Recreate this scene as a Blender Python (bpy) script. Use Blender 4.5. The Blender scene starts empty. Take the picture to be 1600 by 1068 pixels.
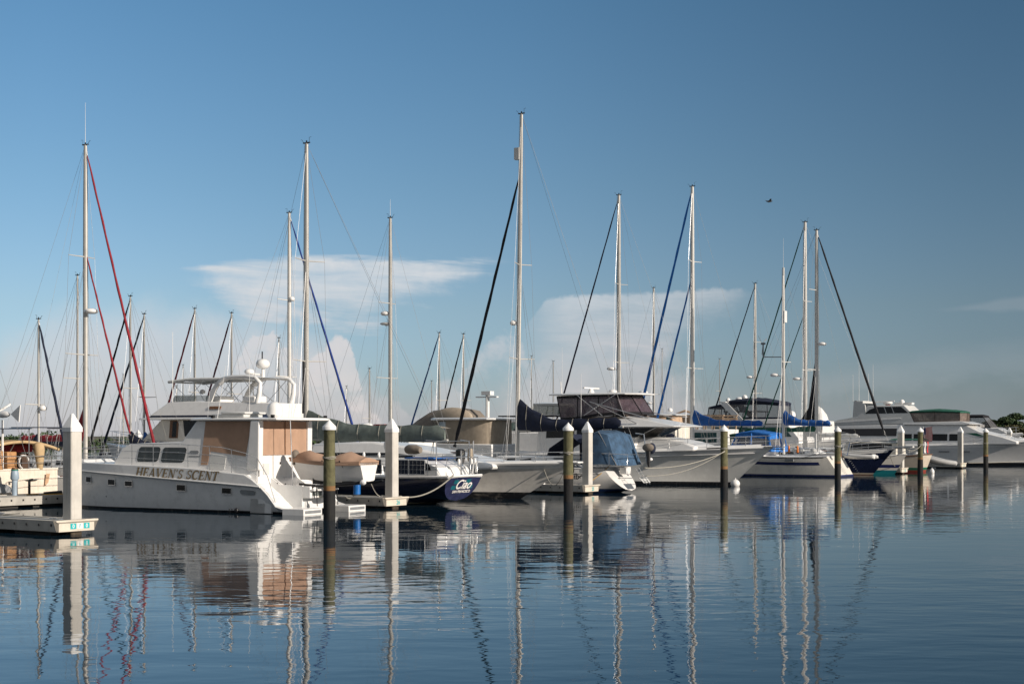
import bpy, math, random
from mathutils import Vector, Matrix
R = random.Random(11)
rad = math.radians
scene = bpy.context.scene
COL = scene.collection

# ------------------------------------------------------------------ camera
cam_data = bpy.data.cameras.new('camera')
cam_data.lens = 50; cam_data.sensor_width = 36; cam_data.sensor_fit = 'HORIZONTAL'
cam_data.shift_y = 0.0894
cam_data.clip_start = 0.5; cam_data.clip_end = 20000
camera = bpy.data.objects.new('camera', cam_data); COL.objects.link(camera)
camera.location = (0, 0, 3.3); camera.rotation_euler = (rad(90), 0, 0)
scene.camera = camera

# ------------------------------------------------------------------ light
SUN_EL, SUN_AZ = 20.0, 122.5            # azimuth clockwise from +Y
sun_data = bpy.data.lights.new('sun', 'SUN')
sun_data.energy = 5.0; sun_data.angle = rad(0.6); sun_data.color = (1.0, 0.90, 0.79)
sun = bpy.data.objects.new('sun', sun_data); COL.objects.link(sun)
sv = Vector((math.sin(rad(SUN_AZ))*math.cos(rad(SUN_EL)), math.cos(rad(SUN_AZ))*math.cos(rad(SUN_EL)), math.sin(rad(SUN_EL))))
sun.rotation_euler = sv.to_track_quat('Z', 'Y').to_euler()
sun.location = sv*200
scene.view_settings.view_transform = 'Standard'; scene.view_settings.look = 'None'
scene.view_settings.exposure = 0.0; scene.view_settings.gamma = 1.0

world = bpy.data.worlds.new('World'); scene.world = world; world.use_nodes = True
WT = world.node_tree; WT.nodes.clear()
class NT:
    """small helper for node trees"""
    def __init__(s, t): s.t = t
    def n(s, k, **kw):
        x = s.t.nodes.new(k)
        for a, b in kw.items(): setattr(x, a, b)
        return x
    def put(s, sock, val):
        if hasattr(val, 'is_linked') or isinstance(val, bpy.types.NodeSocket): s.t.links.new(val, sock)
        elif val is not None: sock.default_value = val
    def m(s, op, a, b=None, c=None, clamp=False):
        x = s.n('ShaderNodeMath', operation=op, use_clamp=clamp)
        for i, q in enumerate((a, b, c)):
            if q is not None: s.put(x.inputs[i], q)
        return x.outputs[0]
    def sstep(s, v, lo, hi):
        x = s.n('ShaderNodeMapRange', interpolation_type='SMOOTHSTEP')
        s.put(x.inputs[0], v); s.put(x.inputs[1], lo); s.put(x.inputs[2], hi)
        return x.outputs[0]
    def noise(s, vec, scale, detail=4, rough=.55, dist=0):
        x = s.n('ShaderNodeTexNoise')
        s.put(x.inputs['Vector'], vec); x.inputs['Scale'].default_value = scale
        x.inputs['Detail'].default_value = detail; x.inputs['Roughness'].default_value = rough
        x.inputs['Distortion'].default_value = dist
        return x.outputs[0]
    def mix(s, f, a, b):
        x = s.n('ShaderNodeMix', data_type='RGBA')
        s.put(x.inputs[0], f); s.put(x.inputs[6], a); s.put(x.inputs[7], b)
        return x.outputs[2]
    def curve(s, v, lo, hi, pts, lin=False):
        """piecewise curve of v (lo..hi), pts = [(v, y)], returns y"""
        ys = [p[1] for p in pts]; y0, y1 = min(ys), max(ys)
        if y1 - y0 < 1e-6: y1 = y0 + 1e-3
        t = s.m('DIVIDE', s.m('SUBTRACT', v, lo), hi-lo, clamp=True)
        x = s.n('ShaderNodeFloatCurve')
        c = x.mapping.curves[0]
        q = [((a-lo)/(hi-lo), (b-y0)/(y1-y0)) for a, b in pts]
        c.points[0].location = q[0]; c.points[-1].location = q[-1]
        for a in q[1:-1]: c.points.new(*a)
        if lin:
            for p_ in c.points: p_.handle_type = 'VECTOR'
        x.mapping.update()
        s.put(x.inputs['Value'], t)
        return s.m('MULTIPLY_ADD', x.outputs[0], y1-y0, y0)

def rgb(c): return (c[0], c[1], c[2], 1.0)

# sky: Nishita plus clouds described by azimuth / elevation in degrees
W = NT(WT)
sky = W.n('ShaderNodeTexSky', sky_type='NISHITA', sun_disc=False)
sky.sun_elevation = rad(SUN_EL); sky.sun_rotation = rad(SUN_AZ)
sky.altitude = 0; sky.air_density = 1.0; sky.dust_density = 0.6; sky.ozone_density = 2.0
tc = W.n('ShaderNodeTexCoord'); sp = W.n('ShaderNodeSeparateXYZ'); W.put(sp.inputs[0], tc.outputs['Generated'])
az = W.m('MULTIPLY', W.m('ARCTAN2', sp.outputs[0], sp.outputs[1]), 180/math.pi)
el = W.m('MULTIPLY', W.m('ARCSINE', sp.outputs[2]), 180/math.pi)
cv = W.n('ShaderNodeCombineXYZ'); W.put(cv.inputs[0], az); W.put(cv.inputs[1], el)
cs = W.n('ShaderNodeCombineXYZ'); W.put(cs.inputs[0], W.m('MULTIPLY', az, .45)); W.put(cs.inputs[1], el)
nA = W.m('SUBTRACT', W.noise(cs.outputs[0], 1.1, 6, .6, .4), .5)        # streaky
nB = W.m('SUBTRACT', W.noise(cv.outputs[0], 1.6, 7, .6, .2), .5)        # puffy
nC = W.m('SUBTRACT', W.noise(cv.outputs[0], .42, 5, .55, .3), .5)       # broad
cq = W.n('ShaderNodeCombineXYZ'); W.put(cq.inputs[0], W.m('MULTIPLY', az, .13)); W.put(cq.inputs[1], W.m('MULTIPLY_ADD', az, .05, el))
nS = W.m('SUBTRACT', W.noise(cq.outputs[0], 1.5, 7, .62, .5), .5)       # fine streaks
def band(lo, hi, top, bot, st, sb, nz, amp, lat=1.0):
    """cloud between two elevation curves over an azimuth range"""
    T = W.m('ADD', W.curve(az, lo, hi, top), W.m('MULTIPLY', nz, amp))
    B = W.m('ADD', W.curve(az, lo, hi, bot), W.m('MULTIPLY', W.m('ADD', nz, nC), amp*-2.0))
    a = W.sstep(W.m('SUBTRACT', T, el), 0.0, st)
    b = W.sstep(W.m('SUBTRACT', el, B), 0.0, sb)
    c = W.m('MULTIPLY', W.sstep(az, lo, lo+lat), W.m('SUBTRACT', 1.0, W.sstep(az, hi-lat, hi)))
    return W.m('MULTIPLY', W.m('MULTIPLY', a, b), c)
def up(a, b): return W.m('MAXIMUM', a, b)
def sc(a, k): return W.m('MULTIPLY', a, k)
SK = lambda px: math.degrees(math.atan((px-800)/2222))
SE = lambda py: math.degrees(math.atan((677-py)/2222))
def PQ(*pts): return [(SK(a), SE(b)) for a, b in pts]
anvil1 = band(SK(255), SK(808), PQ((255,440),(320,416),(420,402),(560,401),(700,400),(790,402),(808,404)),
              PQ((255,446),(320,476),(430,530),(560,520),(660,486),(740,448),(808,408)), .42, 1.5, nS, 1.1, 1.6)
anvil2 = band(SK(790), SK(1236), PQ((790,560),(826,500),(846,474),(862,462),(900,458),(960,456),(1060,454),(1130,450),(1200,460),(1236,466)),
              PQ((790,600),(840,680),(880,720),(960,720),(1030,620),(1090,535),(1150,504),(1200,482),(1236,469)), .2, 1.8, nB, .45, 3.0)
body2 = band(SK(700), SK(1190), PQ((700,720),(760,600),(820,530),(880,490),(960,480),(1040,520),(1100,590),(1190,720)),
             PQ((700,800),(900,800),(1000,800),(1190,800)), 2.6, .3, nB, 2.4, 3.2)
left_veil = band(SK(-80), SK(680), PQ((-80,600),(20,500),(120,456),(300,450),(420,466),(520,510),(600,590),(680,720)),
             PQ((-80,800),(200,800),(400,800),(680,800)), 2.4, .3, nC, 2.4, 3.0)
cum = band(SK(330), SK(640), PQ((330,760),(362,600),(385,528),(410,512),(440,524),(475,552),(500,540),(528,516),(546,530),(566,600),(600,660),(640,760)),
             PQ((330,700),(400,640),(450,650),(520,690),(640,720)), .42, 2.4, nB, 1.6, .5)
puff = band(SK(690), SK(850), PQ((690,680),(725,570),(775,522),(800,520),(820,540),(850,680)),
             PQ((690,690),(760,600),(800,590),(850,690)), .5, 1.6, nB, 1.2, .5)
puff2 = band(SK(540), SK(760), PQ((540,700),(600,610),(650,640),(700,590),(730,620),(760,700)),
             PQ((540,720),(760,720)), .5, 1.0, nB, 1.2, .5)
wisp = band(SK(1440), SK(1700), PQ((1440,490),(1520,482),(1620,470),(1700,470)),
             PQ((1440,494),(1520,499),(1620,499),(1700,499)), .25, .25, nA, .25, 2.0)
haze_r = band(SK(1150), SK(1750), PQ((1150,600),(1350,560),(1500,535),(1750,525)),
             PQ((1150,640),(1350,640),(1500,620),(1750,620)), 1.1, 1.1, nA, .9, 4.0)
low = W.m('SUBTRACT', 1.0, W.sstep(W.m('ADD', el, sc(nC, 2.2)), -.4, 2.4))
dens = sc(W.m('MULTIPLY', anvil1, W.m('MULTIPLY_ADD', nS, 2.4, 1.0)), .70)
anvil2 = W.m('MULTIPLY', anvil2, W.m('MULTIPLY_ADD', nS, 2.0, 1.0))
for a, k in ((anvil2, .52), (body2, .52), (left_veil, .56), (cum, .68), (puff, .45), (puff2, .40), (wisp, .24), (haze_r, .20), (low, .40)):
    dens = up(dens, sc(a, k))
dens = W.m('MULTIPLY', dens, W.m('MULTIPLY_ADD', nB, .35, W.m('MULTIPLY_ADD', nC, .7, 1.0)), clamp=True)
behind = W.sstep(W.m('ABSOLUTE', az), 30.0, 70.0)  # unseen grey overcast outside the view, added to set the light in shade
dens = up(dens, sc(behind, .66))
over = W.sstep(el, 38.0, 72.0); dens = up(dens, sc(over, .60))  # unseen bright cloud overhead, added to lighten level surfaces
warm = W.sstep(el, 6.4, 1.6)
ccol = W.mix(warm, (6.6, 6.9, 7.2, 1), (6.7, 6.15, 6.2, 1))
ccol = W.mix(sc(cum, .6), ccol, (8.4, 7.5, 7.2, 1))
ccol = W.mix(W.sstep(az, 1.0, 20.0), ccol, (3.65, 4.05, 4.45, 1))
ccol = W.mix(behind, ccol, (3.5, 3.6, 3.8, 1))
# clear-sky tint: graded across the view, sky outside it dimmed to hold down fill light
sky_dim = W.curve(az, -180, 180, [(-180, .22), (-110, .26), (-60, .55), (-36, .74), (-18, .87), (0, .77), (18, .54), (45, .36), (75, .32), (110, .25), (180, .22)], True)
hi_ = W.sstep(el, 24.0, 60.0); sky_dim = W.m('ADD', W.m('MULTIPLY', sky_dim, W.m('SUBTRACT', 1.0, hi_)), sc(hi_, .85))  # high sky lifted again as top light
tb = W.curve(el, -5, 90, [(-5, 1.7), (0, 1.68), (5, 1.30), (10, 1.22), (17, 1.22), (30, 1.0), (90, .85)], True)
tr_ = W.curve(el, -5, 90, [(-5, .84), (0, .86), (5, .93), (9, .86), (17, .74), (30, .8), (90, .85)], True)
tcol = W.n('ShaderNodeCombineColor'); W.put(tcol.inputs[0], W.m('MULTIPLY', tr_, sky_dim)); W.put(tcol.inputs[1], sc(sky_dim, 1.07)); W.put(tcol.inputs[2], W.m('MULTIPLY', tb, sky_dim))
clear = W.n('ShaderNodeMix', data_type='RGBA', blend_type='MULTIPLY'); clear.inputs[0].default_value = 1
W.put(clear.inputs[6], sky.outputs[0]); W.put(clear.inputs[7], tcol.outputs[0])
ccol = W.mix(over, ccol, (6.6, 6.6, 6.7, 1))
bg = W.n('ShaderNodeBackground'); out = W.n('ShaderNodeOutputWorld')
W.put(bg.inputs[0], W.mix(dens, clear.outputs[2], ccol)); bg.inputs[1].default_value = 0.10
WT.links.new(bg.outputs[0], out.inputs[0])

# ------------------------------------------------------------------ materials
MATS = {}
def mat(name, col, rough=.5, metal=0., var=.12, scale=3., bump=0., bscale=30., streak=0., coat=0., spec=.5, bands=None, dirt=None, stretch=None):
    """painted / worn surface: base colour with patchy variation, optional vertical streaks and height bands"""
    if name in MATS: return MATS[name]
    m = bpy.data.materials.new(name); m.use_nodes = True
    t = m.node_tree; N = NT(t); b = t.nodes['Principled BSDF']
    tcn = N.n('ShaderNodeTexCoord'); o = tcn.outputs['Object']
    ns = N.noise(o, scale, 5, .6)
    c = N.mix(N.sstep(ns, .3, .7), rgb([x*(1-var) for x in col]), rgb([min(1, x*(1+var*.6)) for x in col]))
    if bands:
        s = N.n('ShaderNodeSeparateXYZ'); N.put(s.inputs[0], o)
        for z0, z1, bc in bands:
            f = N.m('MULTIPLY', N.m('GREATER_THAN', s.outputs[2], z0), N.m('LESS_THAN', s.outputs[2], z1))
            c = N.mix(f, c, rgb(bc))
    if streak:
        mp = N.n('ShaderNodeMapping'); N.put(mp.inputs[0], o); mp.inputs['Scale'].default_value = stretch or (3, 3, .18)
        s2 = N.noise(mp.outputs[0], 2.2, 6, .65)
        c = N.mix(N.m('MULTIPLY', N.sstep(s2, .5, .78), streak), c, rgb(dirt or (.35, .30, .22)))
    N.put(b.inputs['Base Color'], c)
    N.put(b.inputs['Roughness'], N.m('MULTIPLY_ADD', ns, .22, max(.02, rough-.11)))
    b.inputs['Metallic'].default_value = metal
    b.inputs['Coat Weight'].default_value = coat; b.inputs['Coat Roughness'].default_value = .12
    b.inputs['Specular IOR Level'].default_value = spec
    if bump:
        bn = N.n('ShaderNodeBump'); bn.inputs['Strength'].default_value = bump; bn.inputs['Distance'].default_value = .02
        N.put(bn.inputs['Height'], N.noise(o, bscale, 4, .6)); N.put(b.inputs['Normal'], bn.outputs[0])
    MATS[name] = m
    return m
def vinyl(name, tint, alpha):
    if name in MATS: return MATS[name]
    m = mat(name, tint, .12, var=.3, scale=2.5, bump=.25, bscale=4.)
    m.node_tree.nodes['Principled BSDF'].inputs['Alpha'].default_value = alpha
    return m
white = mat('white_gelcoat', (.78, .77, .75), .32, var=.05, streak=.12, coat=.3)
white2 = mat('white_paint_deck', (.76, .76, .75), .55, var=.07)
offwhite = mat('cream_gelcoat', (.74, .69, .60), .38, var=.06, streak=.22)
greywhite = mat('grey_white_gelcoat', (.60, .60, .58), .4, var=.06, streak=.12)
alu = mat('mast_aluminium', (.52, .50, .46), .42, metal=.15, var=.1, scale=1.2)
alu_white = mat('mast_white_paint', (.64, .62, .58), .4, var=.05)
steel = mat('stainless_steel', (.62, .62, .62), .24, metal=.9, var=.1)
wire = mat('rigging_wire', (.40, .40, .40), .35, metal=.5)
glass = mat('dark_window_glass', (.010, .012, .014), .08, var=.3, spec=.35)
glass_teal = mat('teal_window_glass', (.03, .085, .09), .1, var=.3, spec=.7)
black = mat('black_plastic', (.012, .012, .014), .45, var=.2)
navy = mat('navy_canvas', (.010, .016, .040), .85, var=.3, scale=5, bump=.5, bscale=7)
black_canvas = mat('black_canvas', (.010, .010, .014), .85, var=.3, bump=.4, bscale=7)
blue = mat('bright_blue_canvas', (.012, .10, .36), .8, var=.25, scale=4, bump=.5, bscale=6)
denim = mat('faded_blue_canvas', (.042, .09, .16), .9, var=.35, scale=3, bump=.6, bscale=5, streak=.35, dirt=(.09, .15, .24), stretch=(5, 5, .5))
red = mat('dark_red_canvas', (.24, .012, .022), .8, var=.3, scale=4, bump=.4, bscale=8)
green = mat('dark_green_canvas', (.010, .095, .06), .8, var=.25, bump=.4, bscale=7)
greygreen = mat('grey_green_canvas', (.16, .19, .17), .85, var=.25, scale=2.5, bump=.9, bscale=4)
tan = mat('tan_canvas', (.40, .255, .175), .9, var=.10, scale=2, bump=.25, bscale=60, streak=.22, dirt=(.34, .18, .10), stretch=(2.5, 2.5, .25))
khaki = mat('khaki_canvas', (.36, .30, .23), .9, var=.15, bump=.5, bscale=5, streak=.3, dirt=(.26, .21, .16), stretch=(4, 4, .3))
grey_canvas = mat('grey_brown_canvas', (.20, .17, .14), .9, var=.18, bump=.6, bscale=4)
yellowtan = mat('straw_canvas', (.50, .36, .20), .88, var=.12, bump=.4, bscale=6)
teak = mat('varnished_teak', (.17, .075, .03), .4, var=.3, scale=9)
rubber = mat('grey_inflatable_rubber', (.50, .50, .49), .5, var=.08)
grey_pl = mat('grey_plastic', (.22, .23, .24), .5, var=.1)
rope_m = mat('rope_fibre', (.36, .34, .29), .9, var=.25, scale=20)
rope_y = mat('yellow_rope', (.45, .26, .06), .9, var=.25, scale=20)
orange = mat('orange_plastic', (.75, .20, .02), .5)
gold = mat('gold_lettering', (.27, .19, .095), .5, var=.2)
dark_txt = mat('dark_lettering', (.03, .03, .035), .5)
white_txt = mat('white_lettering', (.85, .82, .78), .5)
teal_txt = mat('teal_lettering', (.01, .42, .45), .5)
pennant_red = mat('red_cloth', (.5, .03, .03), .85)
solar = mat('solar_cell', (.010, .016, .035), .12, var=.4, scale=12)
vin_purple = vinyl('smoked_vinyl', (.10, .07, .085), .80)
vin_clear = vinyl('clear_vinyl', (.20, .20, .21), .42)
vin_brown = vinyl('brown_vinyl', (.20, .155, .13), .82)

# ------------------------------------------------------------------ mesh helper
class MB:
    def __init__(s): s.v = []; s.f = []; s.mi = []
    def add(s, vs, fs, mi=0):
        o = len(s.v); s.v += [tuple(p) for p in vs]; s.f += [tuple(i+o for i in f) for f in fs]; s.mi += [mi]*len(fs); return s
    def box(s, x0, x1, y0, y1, z0, z1, mi=0):
        vs = [(x, y, z) for x in (x0, x1) for y in (y0, y1) for z in (z0, z1)]
        return s.add(vs, [(0,1,3,2),(4,6,7,5),(0,4,5,1),(2,3,7,6),(0,2,6,4),(1,5,7,3)], mi)
    def loft(s, rings, mi=0, closed=True, cap=True):
        n = len(rings[0]); vs = [p for r in rings for p in r]; fs = []
        for i in range(len(rings)-1):
            for j in range(n if closed else n-1):
                k = (j+1) % n; fs.append((i*n+j, i*n+k, (i+1)*n+k, (i+1)*n+j))
        if cap and closed:
            fs.append(tuple(range(n))[::-1]); fs.append(tuple((len(rings)-1)*n+j for j in range(n)))
        return s.add(vs, fs, mi)
    def tube(s, pts, r, n=6, mi=0, flat=1.0):
        pts = [Vector(p) for p in pts]; rs = r if isinstance(r, (list, tuple)) else [r]*len(pts); rings = []
        up_ = Vector((0, 0, 1)); prev = None
        for i, p in enumerate(pts):
            d = (pts[min(i+1, len(pts)-1)]-pts[max(i-1, 0)]).normalized()
            if prev is None:
                a = d.cross(up_)
                if a.length < 1e-3: a = Vector((0, 1, 0))
            else: a = prev-d*prev.dot(d)
            a.normalize(); prev = a; b = d.cross(a)
            rings.append([p+a*math.cos(2*math.pi*j/n)*rs[i]*flat+b*math.sin(2*math.pi*j/n)*rs[i] for j in range(n)])
        return s.loft(rings, mi)
    def ell(s, c, r, n=16, m=8, mi=0, z0=-1.0):
        rings = []
        a0 = math.asin(z0)
        for i in range(m+1):
            a = a0+(math.pi/2-a0)*i/m
            k = max(math.cos(a), .02)
            rings.append([(c[0]+r[0]*k*math.cos(2*math.pi*j/n), c[1]+r[1]*k*math.sin(2*math.pi*j/n), c[2]+r[2]*math.sin(a)) for j in range(n)])
        return s.loft(rings, mi)
    def prism(s, prof, w, mi=0, side=None, th=None, off=.012):
        """profile [(x,z)] spread across y. w(z) half breadth. side=+1/-1 and th: a pane set on that side"""
        n = len(prof)
        if side is None:
            a = [(x, w(z), z) for x, z in prof]; b = [(x, -w(z), z) for x, z in prof]
        else:
            a = [(x, side*(w(z)+off), z) for x, z in prof]; b = [(x, side*(w(z)-.02), z) for x, z in prof]
        fs = [tuple(range(n)), tuple(range(n, 2*n))[::-1]]+[(i, n+i, n+(i+1) % n, (i+1) % n) for i in range(n)]
        return s.add(a+b, fs, mi)
    def slab(s, pts, nrm, th, mi=0):
        d = Vector(nrm).normalized()*th; n = len(pts)
        a = [Vector(p)+d for p in pts]; b = [Vector(p)-d*.3 for p in pts]
        return s.add(a+b, [tuple(range(n)), tuple(range(n, 2*n))[::-1]]+[(i, n+i, n+(i+1) % n, (i+1) % n) for i in range(n)], mi)
    def build(s, name, mats, parent=None, smooth=35, bevel=0, seg=2):
        me = bpy.data.meshes.new(name); me.from_pydata(s.v, [], s.f)
        import bmesh
        bm = bmesh.new(); bm.from_mesh(me); bmesh.ops.recalc_face_normals(bm, faces=bm.faces); bm.to_mesh(me); bm.free()
        for q in (mats if isinstance(mats, (list, tuple)) else [mats]): me.materials.append(q)
        for p, i in zip(me.polygons, s.mi): p.material_index = i
        if smooth:
            for p in me.polygons: p.use_smooth = True
            me.set_sharp_from_angle(angle=rad(smooth))
        me.update()
        o = bpy.data.objects.new(name, me); COL.objects.link(o)
        if parent: o.parent = parent
        if bevel:
            bv = o.modifiers.new('bevel', 'BEVEL'); bv.width = bevel; bv.segments = seg; bv.limit_method = 'ANGLE'; bv.angle_limit = rad(30)
        return o
def tag(o, label=None, cat=None, group=None, kind=None):
    for k, v in (('label', label), ('category', cat), ('group', group), ('kind', kind)):
        if v: o[k] = v
    return o
def thing(name, label, cat, loc, ang=0, group=None):
    o = bpy.data.objects.new(name, None); COL.objects.link(o)
    o.empty_display_size = .3
    o.location = (loc[0], loc[1], loc[2] if len(loc) > 2 else 0); o.rotation_euler = (0, 0, rad(ang))
    return tag(o, label, cat, group)
def lerp(a, b, t): return a+(b-a)*t
def wlin(w0, z0, w1, z1): return lambda z: w0+(w1-w0)*(z-z0)/(z1-z0)
def text(body, size, mt, parent, origin, xdir, updir, shear=0., ext=.004, name='lettering', sx=1.0):
    cu = bpy.data.curves.new('t', 'FONT'); cu.body = body; cu.size = size; cu.extrude = ext; cu.shear = shear; cu.align_x = 'CENTER'; cu.offset = size*.012
    tmp = bpy.data.objects.new('t', cu); COL.objects.link(tmp)
    bpy.context.view_layer.update()
    me = bpy.data.meshes.new_from_object(tmp.evaluated_get(bpy.context.evaluated_depsgraph_get()))
    bpy.data.objects.remove(tmp); bpy.data.curves.remove(cu)
    x = Vector(xdir).normalized(); u_ = Vector(updir); u_ = (u_-x*u_.dot(x)).normalized(); n = x.cross(u_)
    M = Matrix((x*sx, u_, n)).transposed().to_4x4(); M.translation = Vector(origin)
    me.transform(M); me.name = name; me.materials.clear(); me.materials.append(mt)
    o = bpy.data.objects.new(name, me); COL.objects.link(o); o.parent = parent
    return o
def sag(a, b, drop, n=14):
    a = Vector(a); b = Vector(b)
    return [a.lerp(b, i/n)-Vector((0, 0, drop*4*(i/n)*(1-i/n))) for i in range(n+1)]
# ------------------------------------------------------------------ water and shore
def make_water():
    m = bpy.data.materials.new('harbour_water'); m.use_nodes = True
    N = NT(m.node_tree); b = m.node_tree.nodes['Principled BSDF']
    b.inputs['Base Color'].default_value = (.006, .020, .034, 1); b.inputs['Roughness'].default_value = .02
    b.inputs['IOR'].default_value = 1.333
    o = N.n('ShaderNodeTexCoord').outputs['Object']
    def wav(sx, sy, sc_, det, rot=0):
        mp = N.n('ShaderNodeMapping'); N.put(mp.inputs[0], o)
        mp.inputs['Scale'].default_value = (sx, sy, 1); mp.inputs['Rotation'].default_value = (0, 0, rad(rot))
        return N.noise(mp.outputs[0], sc_, det, .5, .2)
    swell = wav(.55, 1, .42, 2, 8)
    rip = wav(.5, 1, 1.15, 2, -6)
    fine = wav(.6, 1, 5.5, 2, 12)
    patch = N.sstep(wav(.35, 1, .055, 4, 0), .42, .62)
    k = N.m('MULTIPLY_ADD', patch, .75, .35)
    h = N.m('ADD', N.m('MULTIPLY', swell, WAVES[0]), N.m('MULTIPLY', k, N.m('ADD', N.m('MULTIPLY', rip, WAVES[1]), N.m('MULTIPLY', fine, WAVES[2]))))
    bn = N.n('ShaderNodeBump'); bn.inputs['Strength'].default_value = 1; bn.inputs['Distance'].default_value = 1.0
    N.put(bn.inputs['Height'], h); N.put(b.inputs['Normal'], bn.outputs[0])
    w = MB(); w.add([(-6000, -60, 0), (6000, -60, 0), (6000, 9000, 0), (-6000, 9000, 0)], [(0, 1, 2, 3)])
    tag(w.build('water', m, smooth=0), kind='structure')
WAVES = (.012, .0145, .0016)
make_water()
earth = mat('shore_earth', (.10, .085, .05), .95, var=.4, scale=.05)
sh = MB()
rg = []
for i in range(41):
    x = -900+i*60; yy = 450 if x > 60 else 300+ (x+900)*.02
    yy += 14*math.sin(i*1.7)
    rg.append([(x, yy-12, -.5), (x, yy, .5), (x, yy+60, .8), (x, yy+900, 1.)])
sh.loft(rg, closed=False)
tag(sh.build('shore_bank', earth), kind='structure')

def leafmat(name, c1, c2):
    m = bpy.data.materials.new(name); m.use_nodes = True; N = NT(m.node_tree); b = m.node_tree.nodes['Principled BSDF']
    o = N.n('ShaderNodeTexCoord').outputs['Object']
    N.put(b.inputs['Base Color'], N.mix(N.sstep(N.noise(o, .35, 4, .6), .35, .65), rgb(c1), rgb(c2)))
    b.inputs['Roughness'].default_value = .7
    return m
leafs = [leafmat('oak_leaves', (.030, .062, .018), (.085, .115, .032)), leafmat('bay_leaves', (.022, .050, .018), (.055, .090, .028)), leafmat('dry_leaves', (.07, .075, .028), (.13, .115, .05))]
bark = mat('tree_bark', (.11, .085, .06), .9, var=.3)
def leaves(mb, blobs, n, s, mi=0):
    for c, r in blobs:
        for _ in range(n):
            d = Vector((R.gauss(0, 1), R.gauss(0, 1), R.gauss(0, 1))).normalized()*(R.random()**.4)
            p = Vector((c[0]+d.x*r[0], c[1]+d.y*r[1], c[2]+d.z*r[2]))
            a = Vector((R.uniform(-1, 1), R.uniform(-1, 1), R.uniform(-1, 1))).normalized(); q = a.orthogonal().normalized(); k = s*R.uniform(.5, 1.2)
            q.rotate(Matrix.Rotation(R.uniform(0, 6.28), 3, a)); e = a.cross(q)
            mb.add([p+q*k, p+e*k*.7, p-q*k, p-e*k*.7], [(0, 1, 2, 3)], mi)
def tree(h, w, lm):
    t = thing('shore_tree', 'leafy green tree in the wood along the far shore', 'tree', (0, 0), 0, 'trees along the far shore')
    k = MB(); k.tube([(0, 0, -.5), (.1, 0, h*.3), (.3, .1, h*.62)], [.32, .26, .12], 7)
    for i in range(4):
        a = i*1.6+R.random(); k.tube([(0.1, 0, h*.3), (math.cos(a)*w*.35, math.sin(a)*w*.35, h*.62)], [.16, .05], 5)
    k.build('trunk', bark, t)
    bl = []
    for i in range(17):
        a = R.uniform(0, 6.28); z = R.uniform(.10, .90); q = R.random()**.6*w*(.5 if z < .7 else .32)
        bl.append(((math.cos(a)*q, math.sin(a)*q, h*z), (w*R.uniform(.15, .24), w*R.uniform(.15, .24), h*R.uniform(.08, .14))))
    c = MB(); leaves(c, bl, 190, .55); c.build('crown', lm, t, smooth=0)
    return t
def dup(root, loc, rz, sc_=1.0):
    r = root.copy(); COL.objects.link(r); r.location = loc; r.rotation_euler = (0, 0, rz); r.scale = (sc_,)*3
    for ch in root.children:
        c = ch.copy(); COL.objects.link(c); c.parent = r
        for g in ch.children:
            d = g.copy(); COL.objects.link(d); d.parent = c
    return r
protos = [tree(11, 11, leafs[0]), tree(12.5, 9.5, leafs[1]), tree(9.5, 10, leafs[2])]
k = 0
for row in range(3):
    for i in range(44):
        x = 159+i*3.2+R.uniform(-2, 2)+row*3; y = 470+row*9+R.uniform(-4, 4)
        s = .74*R.uniform(.74, 1.06)*(0.80+.2*math.sin(i*.9))*(.95 if row == 0 else 1.05)
        p = protos[R.choice((0, 1, 0, 1, 2)) if i < 28 else R.choice((2, 0, 2))]
        if k < 3:
            p = protos[k]; p.location = (x, y, 1); p.scale = (s,)*3
        else: dup(p, (x, y, 1), R.uniform(0, 6), s)
        k += 1
mg = MB()
for i in range(300):
    x = -150+i*.62+R.uniform(-1, 1); y = 305+R.uniform(-5, 5)
    hh = 3.1+1.0*math.sin(i*.13)*math.sin(i*.041+1)+R.uniform(-.6, .7)
    leaves(mg, [((x, y, hh*.45), (1.6, 1.6, hh*.5))], 34, .42)
tag(mg.build('mangrove_undergrowth', leafs[1], smooth=0), 'low dark mangrove thicket along the distant left shore', 'mangroves', kind='stuff')

# ------------------------------------------------------------------ docks and piles
def marina(u, v): return (-14.2+.554*u-.833*v, 46.4+.833*u+.554*v)
DANG = math.degrees(math.atan2(.554, -.833))          # finger direction
concrete = mat('dock_concrete', (.42, .40, .36), .9, var=.16, scale=1.6, bump=.3, bscale=25, streak=.35, dirt=(.20, .17, .12))
pile_conc = mat('pile_concrete', (.56, .535, .49), .9, var=.14, scale=1.1, bump=.35, bscale=18, streak=.55, dirt=(.36, .32, .25),
                bands=[(-2, .42, (.30, .17, .06)), (-2, .12, (.06, .045, .03))])
cap_white = mat('pile_cap_white', (.80, .80, .79), .5, var=.08, streak=.35, dirt=(.55, .53, .48), stretch=(8, 8, 1.2))
pile_wood = mat('pile_timber', (.125, .118, .058), .85, var=.35, scale=2.2, bump=.9, bscale=9, streak=.75, dirt=(.055, .058, .030), stretch=(9, 9, .25),
                bands=[(-2, 1.12, (.010, .010, .011)), (1.12, 1.30, (.22, .115, .045))])
float_blk = mat('dock_float', (.035, .032, .028), .8, var=.3)
fascia_mat = mat('end_fascia', (.62, .56, .47), .8, var=.1, streak=.3, dirt=(.40, .30, .18))
FING = {0: (-14.2, 46.4), 1: (-5.1, 62.8), 2: (4.38, 78.0), 5: (32.3, 117.0), 6: (43.2, 136.0), 7: (53.5, 152.0)}
def fing(k, a, v): return (FING[k][0]+.554*a-.833*v, FING[k][1]+.833*a+.554*v)
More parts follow.
